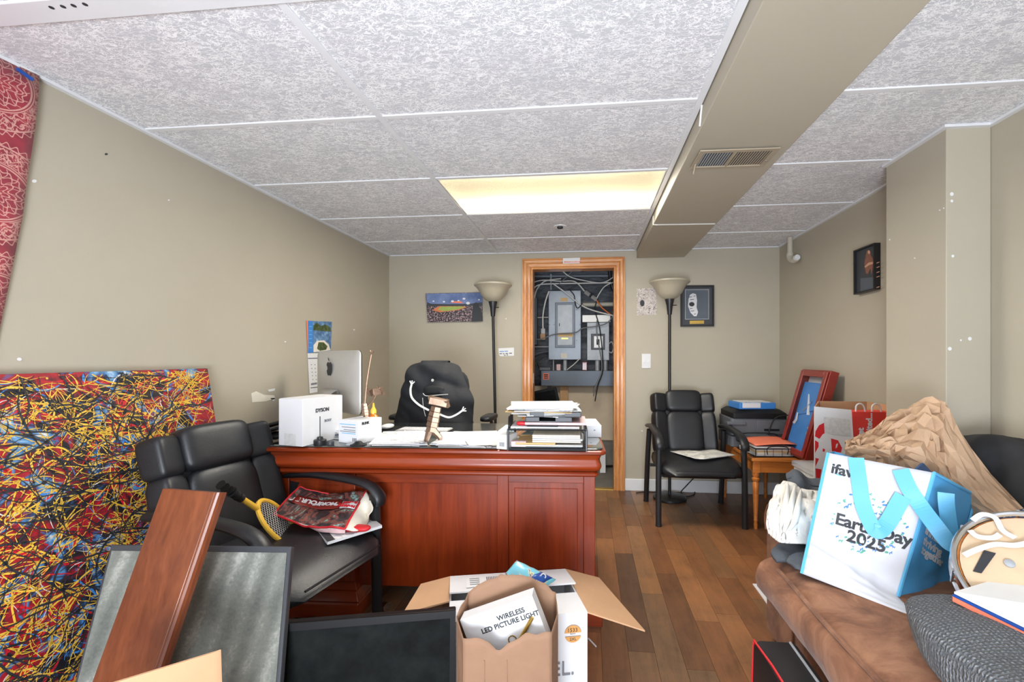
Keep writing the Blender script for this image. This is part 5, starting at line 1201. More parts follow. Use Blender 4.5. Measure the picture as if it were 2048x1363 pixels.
# brown paper bag with picture light box
x0, x1, y0, y1 = -.362, -.098, 1.193, 1.333
r = thing('paper_bag', 'brown kraft paper bag standing open in front of the white box', 'paper bag', ((x0+x1)/2, (y0+y1)/2, 0))
def side(P0, P1, h0, h1, mids, name, amp=.004, seed=1):
    nJ, nI = 24, 22; G = []
    for i in range(nI+1):
        row = []
        for j in range(nJ+1):
            t = j/nJ; h = h0+(h1-h0)*t+mids(t); p = P0.lerp(P1, t)+Vector((0, 0, h*i/nI)); row.append(p)
        G.append(row)
    G = crumple(G, amp, 9, seed, edge=True); return MB().grid(G).build(name, 'kraft', r, True, True, solid=.0012, ang=180)
v3 = lambda x, y: Vector((x, y, .001))
fold = Vector((0, .0, 0))
dip = lambda t: -.035*math.exp(-((t-.42)/.16)**2)+.008*noise.noise(Vector((t*9, 1, 2)))
crest = lambda t: .055*math.sin(PI*t)**.8+.01*noise.noise(Vector((t*12, 4, 2)))
side(v3(x0+.03, y0-.018), v3(x1, y0+.012), .418, .430, dip, 'front_side', seed=2); side(v3(x0, y1), v3(x1, y1+.03), .455, .455, crest, 'back_side', seed=3)
side(v3(x0, y1), v3(x0-.012, (y0+y1)/2-.01), .455, .43, lambda t: -.004*math.sin(7*t), 'left_gusset', seed=4); side(v3(x0-.012, (y0+y1)/2-.01), v3(x0+.03, y0-.018), .43, .418, lambda t: 0, 'left_gusset', seed=5)
side(v3(x1, y1+.03), v3(x1+.012, (y0+y1)/2+.02), .455, .44, lambda t: -.004*math.sin(7*t), 'right_gusset', seed=6); side(v3(x1+.012, (y0+y1)/2+.02), v3(x1, y0+.012), .44, .43, lambda t: 0, 'right_gusset', seed=7)
MB().prism([v3(x0, y0), v3(x1, y0+.012), v3(x1, y1+.03), v3(x0, y1)], (0, 0, .002)).build('base', 'kraft', r, True)
for t in (.24, .5): MB().bb((x0+.03+t*.23, y0-.0215+.03*t, .01), (x0+.032+t*.23, y0-.0195+.03*t, .36)).build('fold_crease', 'kraft', r, True)
# box inside the bag
ct = at(1041, 1177, Y=1.30); fc = at(1064, 1190, Y=1.252); fl_ = at(925, 1240, Y=1.246)
e = (fc-fl_); e.y = 0; en = e.normalized(); upv = Vector((-en.z, 0, en.x)); L_ = e.length*1.05
B0 = fc-en*L_; hB = .16
r = thing('picture_light_box', 'white picture light box poking out of the paper bag', 'box', tuple(B0-upv*.1))
MB().prism([B0, fc, fc-upv*hB, B0-upv*hB], (0, .045, 0)).build('carton', 'white_card', r, True, bevel=.001)
fy = Vector((0, -.0012, 0))
text('lettering', 'WIRELESS', 'ink', r, frame(B0+en*L_*.47-upv*.036+fy, en, upv), .0195, .0004, .0003); text('lettering', 'LED PICTURE LIGHT', 'ink', r, frame(B0+en*L_*.22-upv*.056+fy, en, upv), .0195, .0004, .0003)
MB().tube([fc-en*.075-upv*.10+fy*6, fc-en*.02-upv*.055+fy*6], .0055, 10).build('printed_lamp', 'gold', r, True, True); MB().lathe([(.010, 0), (.013, 0), (.013, .001), (.010, .001)], mx=frame(fc-en*.098-upv*.098+fy, en, upv), n_=16, cap=False).build('printed_ring', 'gold', r, True)
# small floor bits
a, c_ = at(1177, 1276, Z=.003), at(1192, 1292, Z=.003); solo(MB().tube([a, c_], .003, 6).build('white_stick', 'white_card', smooth=True), 'short white plastic stick on the floor beside the white box', 'stick')
p = at(766, 1216, Z=.0); r = thing('chrome_knob', 'small chrome knob lying on the floor by the chair leg', 'knob', tuple(p))
MB().tube([p+Vector((0, 0, .020)), p+Vector((.016, -.01, .022)), p+Vector((.03, -.02, .020))], [.012, .016, .020], 14).build('barrel', 'chrome', r, True, True); MB().tube([p+Vector((-.016, .01, .020)), p+Vector((0, 0, .02))], .008, 10).build('stem', 'chrome', r, True, True)
pts = [at(u, v, Z=.005) for u, v in ((590, 1236), (615, 1236), (635, 1230), (645, 1222))]; solo(MB().tube(cr(pts, 6), .004, 6).build('black_cable', 'rubber', smooth=True), 'black cable on the floor under the left armchair', 'cable')
cs = [at(u, v, Z=.0) for u, v in ((842, 1150), (872, 1151), (876, 1162), (855, 1160))]; solo(MB().prism(cs, (0, 0, .004)).build('blue_flyer', 'sky_blue'), 'pale blue flyer on the floor under the desk', 'flyer')
# ================================================================ sofa along the right wall
sf = thing('sofa', 'brown microsuede sofa buried under bags and clothes', 'sofa', (1.1, .9, 0))
YF, YA0, YA1 = -.25, 1.70, 1.965
MB().bb((.735, YF, .04), (1.58, YA0, .29)).build('base', 'suede', sf, True, bevel=.02)
for x, y in ((.78, YA1-.06), (1.5, YA1-.06), (.78, YF+.06), (1.5, YF+.06)): MB().cyl((x, y, 0), (x, y, .05), .025, n_=12).build('foot', 'rubber', sf, True, True)
# seat cushion: swept rounded section with creases
L = []; nY = 70
for k in range(nY+1):
    t = k/nY; y = YF+.02+(YA0-.012-YF-.02)*t; sq = 1-.12*max(0, (t-.93)/.07)**2; loop = []
    for j in range(36):
        a = 2*PI*j/36; ca, sa = math.cos(a), math.sin(a)
        x = 1.0+.372*math.copysign(abs(ca)**.42, ca); z = .378+.088*sq*math.copysign(abs(sa)**.5, sa)
        bulge = -.02*math.exp(-((z-.38)/.07)**2) if ca < -.5 else 0
        if sa > 0: z += .012*(1-abs(ca)**2)
        w_ = noise.noise(Vector((x*2.2, y*9+x*3.5, 1)))*.008*(1 if ca < .6 else 0)+abs(noise.noise(Vector((z*4, y*16, 5))))*(.008 if ca < -.75 else .003)
        loop.append(Vector((x+bulge-(w_ if ca < -.75 else 0), y, z+(w_ if sa > .3 else 0))))
    L.append(loop)
sc_ = MB().loft(L).build('seat_cushion', 'suede', sf, True, True, ang=75)
MB().tube(cr([Vector((.639+.004*math.sin(y*9), y, .452+.003*math.sin(7*y))) for y in [YF+.05+i*.1 for i in range(19)]], 4), .006, 8).build('piping', 'suede', sc_, True, True)
MB().tube(cr([Vector((.652+.004*math.sin(y*9), y, .306)) for y in [YF+.05+i*.1 for i in range(19)]], 4), .005, 8).build('piping', 'suede', sc_, True, True)
# far arm with rolled top
pf = []
for i in range(25):
    a = -.35*PI+1.7*PI*i/24; pf.append((1.85+.115*math.cos(PI-a), .50+.10*math.sin(a)))
prof = [(YA1, .04), (YA1, .40)]+[(1.855+.118*math.cos(a), .495+.102*math.sin(a)) for a in [-.45+ (PI+.9)*i/20 for i in range(21)]]+[(YA0, .40), (YA0, .04)]
MB().loft([[Vector((x, y, z)) for y, z in prof] for x in (.745, .755, 1.57, 1.58)]).build('arm', 'suede', sf, True, True, ang=50)
MB().tube(cr([Vector((.738, 1.855+.108*math.cos(a), .495+.092*math.sin(a))) for a in [-.45+(PI+.9)*i/12 for i in range(13)]]+[Vector((.738, YA0+.01, .3)), Vector((.738, YA0+.01, .06))], 3), .005, 6).build('piping', 'suede', sf, True, True)
MB().bb((1.43, YF, .29), (1.60, YA0-.001, .74)).build('back_frame', 'suede', sf, True, bevel=.05, seg=4)
MB().pillow((1.425, .85, .62), (.10, 1.6, .36), .4).build('back_cushion', 'suede', sf, True, True)
# ---------------- clothes over the arm
def cloth(name, lab, cat, R, nI, nJ, mat, amp, scl, seed, solid=.006):
    G = crumple(rows(R, nI, nJ), amp, scl, seed, facet=False); o = MB().grid(G).build(name, mat, smooth=True, solid=solid, ang=180)
    return solo(o, lab, cat)
V = lambda *a: Vector(a)
cloth('white_sweatshirt', 'white sweatshirt draped over the sofa arm', 'sweatshirt', [
    [at(1566, 962, Y=1.93), at(1585, 966, Y=1.93), at(1600, 972, Y=1.92), at(1640, 985, Y=1.90)],
    [at(1547, 985, Y=1.84), at(1572, 980, Y=1.83), at(1598, 985, Y=1.82), at(1645, 1000, Y=1.80)],
    [at(1538, 1015, Y=1.74), at(1566, 1010, Y=1.715), at(1596, 1012, Y=1.70), at(1645, 1030, Y=1.68)],
    [at(1536, 1045, Y=1.70), at(1560, 1050, Y=1.66), at(1590, 1052, Y=1.65), at(1640, 1065, Y=1.63)],
    [at(1537, 1066, Y=1.69), at(1556, 1082, Y=1.63), at(1590, 1086, Y=1.62), at(1640, 1088, Y=1.60)]], 48, 48, 'white_cloth', .022, 13, 3)
for k, (ctl, lab) in enumerate((([(1575, 966, 1.86), (1572, 1000, 1.73), (1566, 1030, 1.675), (1562, 1052, 1.645)], 'w'), ([(1590, 972, 1.86), (1583, 1005, 1.71), (1575, 1040, 1.655), (1568, 1064, 1.625)], 'w'), ([(1602, 980, 1.85), (1596, 1010, 1.70), (1590, 1040, 1.645), (1578, 1060, 1.615)], 'w'))):
    MB().tube(cr([at(u, v, Y=y) for u, v, y in ctl], 8), [.004+.007*math.sin(PI*i/24) for i in range(25)], 10).build('sleeve_fold', 'white_cloth', bpy.data.objects['white_sweatshirt'], True, True)
cloth('grey_jacket', 'charcoal jacket heaped at the back of the sofa arm', 'jacket', [
    [at(1572, 946, Y=1.99), at(1592, 938, Y=2.0), at(1620, 955, Y=1.99), at(1680, 960, Y=1.95)],
    [at(1574, 958, Y=1.955), at(1598, 952, Y=1.95), at(1622, 968, Y=1.94), at(1680, 980, Y=1.90)],
    [at(1590, 978, Y=1.91), at(1608, 975, Y=1.905), at(1630, 995, Y=1.88), at(1680, 1010, Y=1.85)]], 26, 30, 'charcoal_cloth', .018, 12, 6, .012)
cloth('grey_trousers', 'folded charcoal trousers on the sofa seat under the sweatshirt', 'trousers', [
    [at(1556, 1090, Z=.500), at(1585, 1086, Z=.505), at(1640, 1088, Z=.505)],
    [at(1542, 1105, Z=.490), at(1575, 1102, Z=.497), at(1640, 1100, Z=.497)],
    [at(1553, 1122, Z=.478), at(1585, 1120, Z=.486), at(1640, 1118, Z=.486)]], 14, 20, 'charcoal_cloth', .006, 16, 4, .012)
o = cloth('grey_shirt', 'dark slate shirt with pale hem tucked under the tote bag', 'shirt', [
    [at(1580, 1110, Z=.505), at(1600, 1104, Z=.508), at(1650, 1110, Z=.505)],
    [at(1573, 1122, Z=.492), at(1594, 1124, Z=.497), at(1650, 1132, Z=.495)],
    [at(1586, 1130, Z=.480), at(1600, 1140, Z=.484), at(1650, 1150, Z=.482)]], 12, 16, 'charcoal_cloth', .005, 18, 9, .006)
# ---------------- tote bag
A, Gt = at(1603, 1146, Z=.478), at(1845, 1240, Z=.475)
B_, D_, C_ = at(1796, 1192, Y=1.395), at(1868, 945, Y=1.50), at(1656, 905, Y=1.60)
Ef, Ff = at(1950, 990, Y=1.60), at(1902, 1180, Y=1.50)
A2, C2 = A+V(.10, .15, .0), C_+V(.06, .08, -.01)
r = thing('tote_bag', 'white and blue printed tote bag slumped on the sofa seat', 'tote bag', tuple((A+Ff)/2-V(0, 0, .0)))
def gridpanel(left, right, nI, nJ, amp, seed, name, mat, sag=0.0):
    l_ = cr(left, 10) if len(left) > 2 else [left[0].lerp(left[1], i/20) for i in range(21)]; r_ = [right[0].lerp(right[1], i/20) for i in range(21)] if len(right) == 2 else None
    if r_ is None:
        r_ = []
        for q in range(len(right)-1): r_ += [right[q].lerp(right[q+1], i/10) for i in range(10)]
        r_.append(right[-1])
    G = []
    for i in range(nI+1):
        a = l_[round(i*(len(l_)-1)/nI)]; b_ = r_[round(i*(len(r_)-1)/nI)]
        G.append([a.lerp(b_, j/nJ) for j in range(nJ+1)])
    G = crumple(G, amp, 7, seed, edge=True); return G, MB().grid(G).build(name, mat, r, True, True, solid=.0016, ang=180)
GF, front = gridpanel([A, C_], [Gt, B_, B_.lerp(D_, .5), D_], 30, 30, .012, 2, 'front_panel', 'tote_white')
GS, _p = gridpanel([Gt, B_, B_.lerp(D_, .5), D_], [Gt, Ff, Ff.lerp(Ef, .5), Ef], 30, 16, .012, 4, 'side_panel', 'bag_blue')
gridpanel([A2, C2], [Ff, Ef], 16, 12, .008, 5, 'back_panel', 'bag_blue'); gridpanel([A, C_], [A2, C2], 16, 8, .006, 6, 'side_panel', 'bag_blue')
for nm, e in (('edge_trim', [A.lerp(C_, i/10) for i in range(11)]), ('edge_trim', [B_.lerp(D_, i/10) for i in range(11)]), ('edge_trim', [Ff.lerp(Ef, i/10) for i in range(11)]), ('rim_trim', [D_.lerp(Ef, i/10) for i in range(11)])):
    MB().tube(e, .005, 6, flat=(1, 1)).build(nm, 'sky_blue', r, True, True)
fnr = (B_-A).cross(C_-A).normalized()
if fnr.y > 0: fnr = -fnr
from mathutils.bvhtree import BVHTree
def gbvh(G):
    nj = len(G[0]); return BVHTree.FromPolygons([p for row in G for p in row], [(i*nj+j, i*nj+j+1, (i+1)*nj+j+1, (i+1)*nj+j) for i in range(len(G)-1) for j in range(nj-1)])
bF, bS = gbvh(GF), gbvh(GS)
def onbvh(bv, u, v, off, nn_, fall):
    o0 = Vector((0, 0, CH)); d = (at(u, v, Y=1.0)-o0).normalized(); h_ = bv.ray_cast(o0, d)
    if h_[0] is not None: return h_[0]+nn_*off
    t = (fall-o0).dot(nn_)/d.dot(nn_); return o0+d*t+nn_*off
def onfront(u, v, off=.006): return onbvh(bF, u, v, off, fnr, C_)
def wrap(o, bv, nn_, off):
    M_ = RM[o.parent.name]; Mi = M_.inverted()
    for vx in o.data.vertices:
        p = M_ @ vx.co; h_ = bv.ray_cast(p+nn_*.15, -nn_)
        if h_[0] is not None: vx.co = Mi @ (h_[0]+nn_*off)
def ribbon(name, pts, w_, mat, par, off_n, k=6, tw=None):
    P = cr(pts, k); a, b_ = [], []
    for i, p in enumerate(P):
        t = P[min(len(P)-1, i+1)]-P[max(0, i-1)]; s_ = t.cross(off_n).normalized()*w_/2; a.append(p-s_); b_.append(p+s_)
    return MB().grid([a, b_]).build(name, mat, par, True, False, solid=.002)
ribbon('strap', [onfront(u, v, .012) for u, v in ((1712, 916), (1718, 960), (1726, 1010), (1745, 1054), (1757, 1062), (1775, 1045), (1795, 1010), (1806, 992))], .043, 'sky_blue', r, fnr)
ribbon('strap', [onfront(u, v, .018) for u, v in ((1800, 940), (1818, 980), (1842, 1015), (1868, 1050), (1893, 1082), (1906, 1090))], .043, 'sky_blue', r, fnr)
ribbon('strap', [at(u, v, Y=1.44) for u, v in ((1906, 1092), (1900, 1060), (1893, 1010), (1892, 985))], .038, 'sky_blue', r, fnr)
ex_ = (onfront(1800, 1075)-onfront(1670, 1036)).normalized(); ey_ = (onfront(1700, 1000)-onfront(1688, 1060)).normalized()
wrap(text('lettering', 'ifaw', 'ink', r, frame(onfront(1661, 944, .010), ex_, ey_), .046, .0014, 0), bF, fnr, .0022); MB().prism([onfront(u, v, .0022) for u, v in ((1672, 947), (1682, 950), (1682, 951.8), (1672, 949))], fnr*.001).build('underline', 'sky_blue', r, True)
wrap(text('lettering', 'Earth Day', 'ink', r, frame(onfront(1669, 1046, .012), ex_, ey_), .050, .0014, 0, space=.96), bF, fnr, .0022); wrap(text('lettering', '2025', 'ink', r, frame(onfront(1692, 1080, .012), ex_, ey_), .050, .0014, 0), bF, fnr, .0022)
rt = random.Random(5); cu, cv = 1737, 1048
for mt, nm in (('green_print', 'animal_print'), ('blue_print', 'animal_print')):
    m = MB(); k = 0
    while k < 48:
        a, q = rt.uniform(0, 2*PI), math.sqrt(rt.uniform(.05, 1)); u, v = cu+78*q*math.cos(a), cv+62*q*math.sin(a)+.18*78*q*math.cos(a)
        if abs(v-(1048+.25*(u-1737))) < 22 and abs(u-1735) < 66: k += .2; continue
        s_ = rt.uniform(2.2, 4.4); b_ = rt.uniform(-.5, .9)
        sh = [(-1, .1), (-.6, -.45), (.2, -.4), (.7, -.8), (1.1, -.5), (.75, -.1), (.7, .7), (.45, .7), (.35, .15), (-.4, .15), (-.5, .75), (-.75, .7)] if rt.random() < .5 else [(math.cos(2*PI*i/8), .55*math.sin(2*PI*i/8)) for i in range(8)]
        m.prism([onfront(u+s_*(x*math.cos(b_)-y*math.sin(b_)), v+s_*(x*math.sin(b_)+y*math.cos(b_)), .0012) for x, y in sh], fnr*.0005); k += 1
    o = m.build(nm, mt, r, True); o['kind'] = 'stuff'
sn = (Ef-D_).cross(B_-D_).normalized()
if sn.y > 0: sn = -sn
def onside(u, v, off=.012):
    return onbvh(bS, u, v, off, sn, D_)
sx_ = (onside(1905, 1135)-onside(1845, 1092)).normalized(); sy_ = (onside(1862, 1060)-onside(1848, 1100)).normalized()
for s_, u, v in (('animals', 1848, 1064), ('thriving', 1844, 1085), ('together', 1840, 1103)): wrap(text('lettering', s_, 'white_card', r, frame(onside(u, v, .012), sx_, sy_), .034, .0014, 0, space=.92), bS, sn, .0022)
pk = [at(1828, 938, Y=1.56), at(1846, 924, Y=1.60), at(1888, 970, Y=1.585), at(1866, 945, Y=1.53)]
solo(MB().prism(pk, (.01, .02, -.004)).build('navy_cloth', 'navy_cloth', bevel=.004), 'dark blue cloth corner peeking out of the tote bag', 'cloth')
# ---------------- crumpled kraft paper behind the tote
R = [
    [at(1690, 884, Y=1.80), at(1712, 872, Y=1.83), at(1745, 858, Y=1.86), at(1785, 826, Y=1.87), at(1822, 812, Y=1.86), at(1850, 796, Y=1.84), at(1884, 800, Y=1.80), at(1908, 842, Y=1.76), at(1945, 900, Y=1.70), at(1995, 962, Y=1.62), at(2060, 1030, Y=1.50)],
    [at(1694, 895, Y=1.74), at(1720, 886, Y=1.76), at(1755, 870, Y=1.78), at(1795, 850, Y=1.78), at(1830, 842, Y=1.77), at(1855, 832, Y=1.75), at(1880, 850, Y=1.72), at(1905, 890, Y=1.69), at(1940, 940, Y=1.64), at(1985, 990, Y=1.57), at(2050, 1040, Y=1.46)],
    [at(1690, 902, Y=1.70), at(1725, 900, Y=1.69), at(1762, 898, Y=1.69), at(1800, 895, Y=1.68), at(1835, 900, Y=1.67), at(1860, 908, Y=1.66), at(1885, 930, Y=1.65), at(1910, 960, Y=1.63), at(1940, 985, Y=1.59), at(1980, 1020, Y=1.53), at(2040, 1050, Y=1.43)],
    [at(1692, 912, Y=1.67), at(1726, 918, Y=1.665), at(1765, 925, Y=1.66), at(1805, 940, Y=1.655), at(1840, 960, Y=1.65), at(1870, 985, Y=1.645), at(1900, 1010, Y=1.635), at(1930, 1035, Y=1.61), at(1955, 1052, Y=1.57), at(1990, 1062, Y=1.51), at(2035, 1064, Y=1.42)],
    [V(.93, 1.665, .50), V(.98, 1.66, .50), V(1.02, 1.65, .50), V(1.07, 1.645, .50), V(1.12, 1.64, .50), V(1.17, 1.63, .50), V(1.21, 1.61, .50), V(1.24, 1.59, .50), V(1.27, 1.56, .50), V(1.29, 1.52, .50), V(1.29, 1.44, .50)]]
G = rows(R, 84, 130)
nI, nJ = 84, 130
from mathutils.geometry import delaunay_2d_cdt
rk = random.Random(31); pts2 = [(0, 0), (1, 0), (0, 1), (1, 1)]
for q in range(1, 16): pts2 += [(q/16, 0), (q/16, 1)]
for q in range(1, 24): pts2 += [(0, q/24), (1, q/24)]
while len(pts2) < 640:
    b_ = rk.random()**1.25; pts2.append((rk.uniform(.02, .98), b_))
vs2, _e, fs2, _a, _b, _c2 = delaunay_2d_cdt([Vector(p) for p in pts2], [], [], 0, 1e-5)
m = MB(); P3 = []
for v in vs2:
    a, b_ = v.x*(nI-1), v.y*(nJ-1); i0, j0 = min(nI-2, int(a)), min(nJ-2, int(b_)); fa, fb = a-i0, b_-j0
    p = G[i0][j0].lerp(G[i0+1][j0], fa).lerp(G[i0][j0+1].lerp(G[i0+1][j0+1], fa), fb)
    k = (1-.66*max(0, min(1, (v.y-.55)/.2)))*(.4 if v.x in (0, 1) else 1)
    P3.append(p+Vector((-.25, -.75, .45))*(.024*k*rk.uniform(-1, 1))+Vector((0, 0, .014*k*rk.uniform(-1, 1))))
m.add(P3, [tuple(f) for f in fs2]); o = m.build('kraft_packing_paper', 'kraft_wrap', smooth=False, solid=.0012)
solo(o, 'big crumpled sheet of brown packing paper heaped behind the tote bag', 'packing paper')
# ---------------- dark jacket over the sofa back
R = []
for y in (.75, .95, 1.15, 1.35, 1.55, 1.74, 1.90):
    q = .02*math.sin(y*11)+.03; e = .05 if y > 1.8 else 0
    R.append([V(1.345, y, .60), V(1.35, y, .70+q), V(1.37, y, .79+q-e), V(1.42, y, .845+q-e), V(1.50, y, .855+q-e), V(1.57, y, .84-e), V(1.60, y, .77)])
cloth('black_coat', 'dark coat thrown over the sofa back behind the drum', 'coat', R, 40, 30, 'black_cloth', .028, 8, 3, .012)
# ---------------- drum
dc = at(2104, 1156, Y=1.13); dn_ = Vector((-.34, -.54, .77)).normalized(); q = dn_.to_track_quat('Z', 'Y').to_matrix().to_4x4(); dm = Matrix.Translation(dc) @ q
r = thing('snare_drum', 'drum with cream head and steel hoop lying tilted on the sofa', 'drum', (dc.x, dc.y, .47))
RD = .166
MB().lathe([(RD-.012, -.05), (RD-.006, -.05), (RD-.006, -.006), (RD-.012, -.006)], mx=dm, n_=48, cap=False).build('shell', 'table_wood', r, True, True)
MB().lathe([(0, -.002), (RD-.012, -.002), (RD-.012, .001), (0, .001)], mx=dm, n_=48).build('drum_head', 'flesh', r, True, False); bpy.data.objects['drum_head'].data.materials[0] = MATS['drum_skin']
for z in (0, -.05): MB().tube([dm @ Vector((RD*math.cos(2*PI*i/56), RD*math.sin(2*PI*i/56), z+.003)) for i in range(56)], .007, 8, closed=True).build('hoop', 'chrome', r, True, True)
for i in range(8):
    a = 2*PI*i/8+.2; MB().tube([dm @ Vector(((RD+.006)*math.cos(a), (RD+.006)*math.sin(a), .006)), dm @ Vector(((RD+.006)*math.cos(a), (RD+.006)*math.sin(a), -.05))], .004, 6).build('tension_rod', 'chrome', r, True, True)
def onh(u, v, off=.003):
    o0 = Vector((0, 0, CH)); d = at(u, v, Y=1.0)-o0; t = ((dc+dn_*off)-o0).dot(dn_)/d.dot(dn_); return o0+d*t
MB().prism([onh(u, v) for u, v in ((1968, 1100), (1992, 1106), (1963, 1146), (1946, 1142))], dn_*.001).build('black_tape', 'ink', r, True)
MB().lathe([(0, 0), (.010, 0), (.010, .004), (.004, .006), (0, .006)], mx=Matrix.Translation(onh(2019, 1127, .002)) @ q, n_=16).build('centre_screw', 'steel', r, True, True)
R = [[at(1928, 1150, Y=1.36), at(1945, 1110, Y=1.42), at(1965, 1070, Y=1.47), at(2000, 1035, Y=1.5), at(2060, 1015, Y=1.45)], [at(1925, 1175, Y=1.34), at(1950, 1150, Y=1.36), at(1980, 1110, Y=1.38), at(2010, 1070, Y=1.38), at(2070, 1040, Y=1.36)], [V(1.06, 1.36, .50), V(1.10, 1.36, .50), V(1.16, 1.37, .50), V(1.2, 1.37, .50), V(1.25, 1.36, .50)]]
cloth('patterned_bag', 'navy patterned cloth bag wedged beneath the drum', 'cloth bag', R, 20, 28, 'blue_pattern', .012, 10, 3, .008)
for k, (pts, lab) in enumerate((([(1945, 1040), (1965, 1028), (1990, 1035), (2005, 1060), (2030, 1075)], 'white ribbon strap looping over the drum hoop'), ([(1940, 1060), (1955, 1072), (1985, 1075), (2000, 1068)], 'short white ribbon with care label beside the drum'), ([(1928, 1110), (1955, 1098), (1990, 1088), (2030, 1090), (2070, 1082)], 'long white ribbon strap lying across the drum head'))):
    P = [at(u, v, Y=1.24-.02*i+(.05 if k < 2 else 0)) for i, (u, v) in enumerate(pts)]
    P2 = [onh(u, v, .012+.006*math.sin(i*2)) for i, (u, v) in enumerate(pts)]
    o = ribbon('ribbon_strap', P2, .012, 'white_card', None, dn_); solo(o, lab, 'strap', 'white straps on the drum')
# ---------------- grey knit blanket and picture book
m = MB(); m.pillow((.93, .79, .543), (.42, .86, .135), .5, 60, 40)
m.v = [Vector((p.x+.02*noise.noise(p*7), p.y+.02*noise.noise(p*7+V(3, 0, 0)), p.z+.014*noise.noise(V(p.x*6, p.y*6, 2)))) for p in m.v]
o = m.build('knit_blanket', 'knit', smooth=True, ang=180); solo(o, 'chunky grey knitted blanket folded on the sofa seat', 'blanket')
bc = [at(1905, 1186, Z=.625), at(2060, 1140, Z=.650), at(2230, 1240, Z=.650), at(2060, 1262, Z=.618)]
r = thing('picture_book', 'open hardcover book with blank white endpaper on the knit blanket', 'book', tuple(sum(bc, Vector())/4-V(0, 0, .02)))
MB().prism([p-V(0, 0, .006) for p in bc], (0, 0, .004)).build('cover', 'deep_blue', r, True)
MB().prism([p+V(0, 0, .0) for p in [bc[0].lerp(bc[2], .012), bc[1].lerp(bc[3], .012), bc[2].lerp(bc[0], .012), bc[3].lerp(bc[1], .012)]], (0, 0, .005)).build('endpaper', 'white_paper', r, True)
MB().prism([bc[0]-V(0, 0, .018), bc[0]-V(0, 0, .007), bc[3]-V(0, 0, .007), bc[3]-V(0, 0, .018)], (.12, .05, 0)).build('page_block', 'orange_folder', r, True)
# ---------------- black bag with red piping on the floor
x0, x1, y0, y1, zt = .503, .632, .88, 1.455, .302
r = thing('black_bag', 'black leather bag with red piping on the floor beside the sofa', 'bag', ((x0+x1)/2, (y0+y1)/2, 0))
L = []
for z, i_ in ((0.002, .02), (.01, .008), (.10, .0), (.20, .004), (.285, .008), (zt, .02)): L.append([Vector((p.x+.004*noise.noise(p*9), p.y, p.z)) for p in rloop(x0+i_*.4, y0+i_, x1-i_*.4, y1-i_, z, .018)])
MB().loft(L).build('body', 'leather', r, True, True, ang=50)
MB().tube([V(x0+.002, y1-.006, .02), V(x0+.003, y1-.008, .2), V(x0+.006, y1-.012, zt-.004), V(x0+.012, y1-.14, zt+.003), V(x0+.016, y1-.4, zt+.003), V(x0+.016, y0+.02, zt+.002)], .0035, 6).build('red_piping', 'red_ink', r, True, True)
MB().tube([V(x1-.02, y1-.02, zt), V(x1-.02, y0+.02, zt)], .004, 6).build('zip', 'steel', r, True, True)
# floor register
p = at(1508, 1172, Z=0); r = thing('floor_register', 'white metal floor register beside the sofa arm', 'floor vent', (p.x, p.y-.28, .0))
q = MB()
for a, c_ in (((0, 0, 0), (.14, .02, .005)), ((0, .28, 0), (.14, .30, .005)), ((0, .02, 0), (.018, .28, .005)), ((.122, .02, 0), (.14, .28, .005))): q.bb(a, c_)
q.build('frame', 'white_card', r, bevel=.001)
for i in range(9): MB().bb((.018, .035+i*.028, .001), (.122, .047+i*.028, .004)).build('louvre', 'white_card', r)
for xx in (.045, .075, .1): MB().bb((xx, .02, .0005), (xx+.006, .28, .0035)).build('bar', 'white_card', r)
MB().bb((.016, .018, .0001), (.124, .282, .0006)).build('opening', 'ink', r)
# ================================================================ side table with printer
TZ = .487; X0, X1, Y0, Y1 = 1.105, 1.50, 3.165, 3.93
tb = thing('side_table', 'small honey coloured wooden side table with turned legs', 'table', ((X0+X1)/2, (Y0+Y1)/2, 0))
MB().loft([rloop(X0, Y0, X1, Y1, z, .008) for z in (TZ-.022, TZ-.004, TZ)]).build('top', 'table_wood', tb, True, bevel=.003)
for a, c_ in (((X0+.03, Y0+.02, TZ-.10), (X1-.03, Y0+.038, TZ-.022)), ((X0+.03, Y1-.038, TZ-.10), (X1-.03, Y1-.02, TZ-.022)), ((X0+.02, Y0+.03, TZ-.10), (X0+.038, Y1-.03, TZ-.022)), ((X1-.038, Y0+.03, TZ-.10), (X1-.02, Y1-.03, TZ-.022))): MB().bb(a, c_).build('apron', 'table_wood', tb, True, bevel=.001)
for x in (X0+.035, X1-.035):
    for y in (Y0+.035, Y1-.035):
        lg_ = MB().box((x, y, TZ-.062), (.046, .046, .08)).build('leg', 'table_wood', tb, True, bevel=.002)
        MB().lathe([(0, 0), (.012, 0), (.014, .03), (.011, .05), (.014, .055), (.014, .062), (.012, .068), (.020, .26), (.022, .31), (.016, .322), (.026, .335), (.026, .345), (.017, .352), (.023, .365), (.023, .386), (0, .386)], (x, y, 0), 18).build('turning', 'table_wood', lg_, True, True)
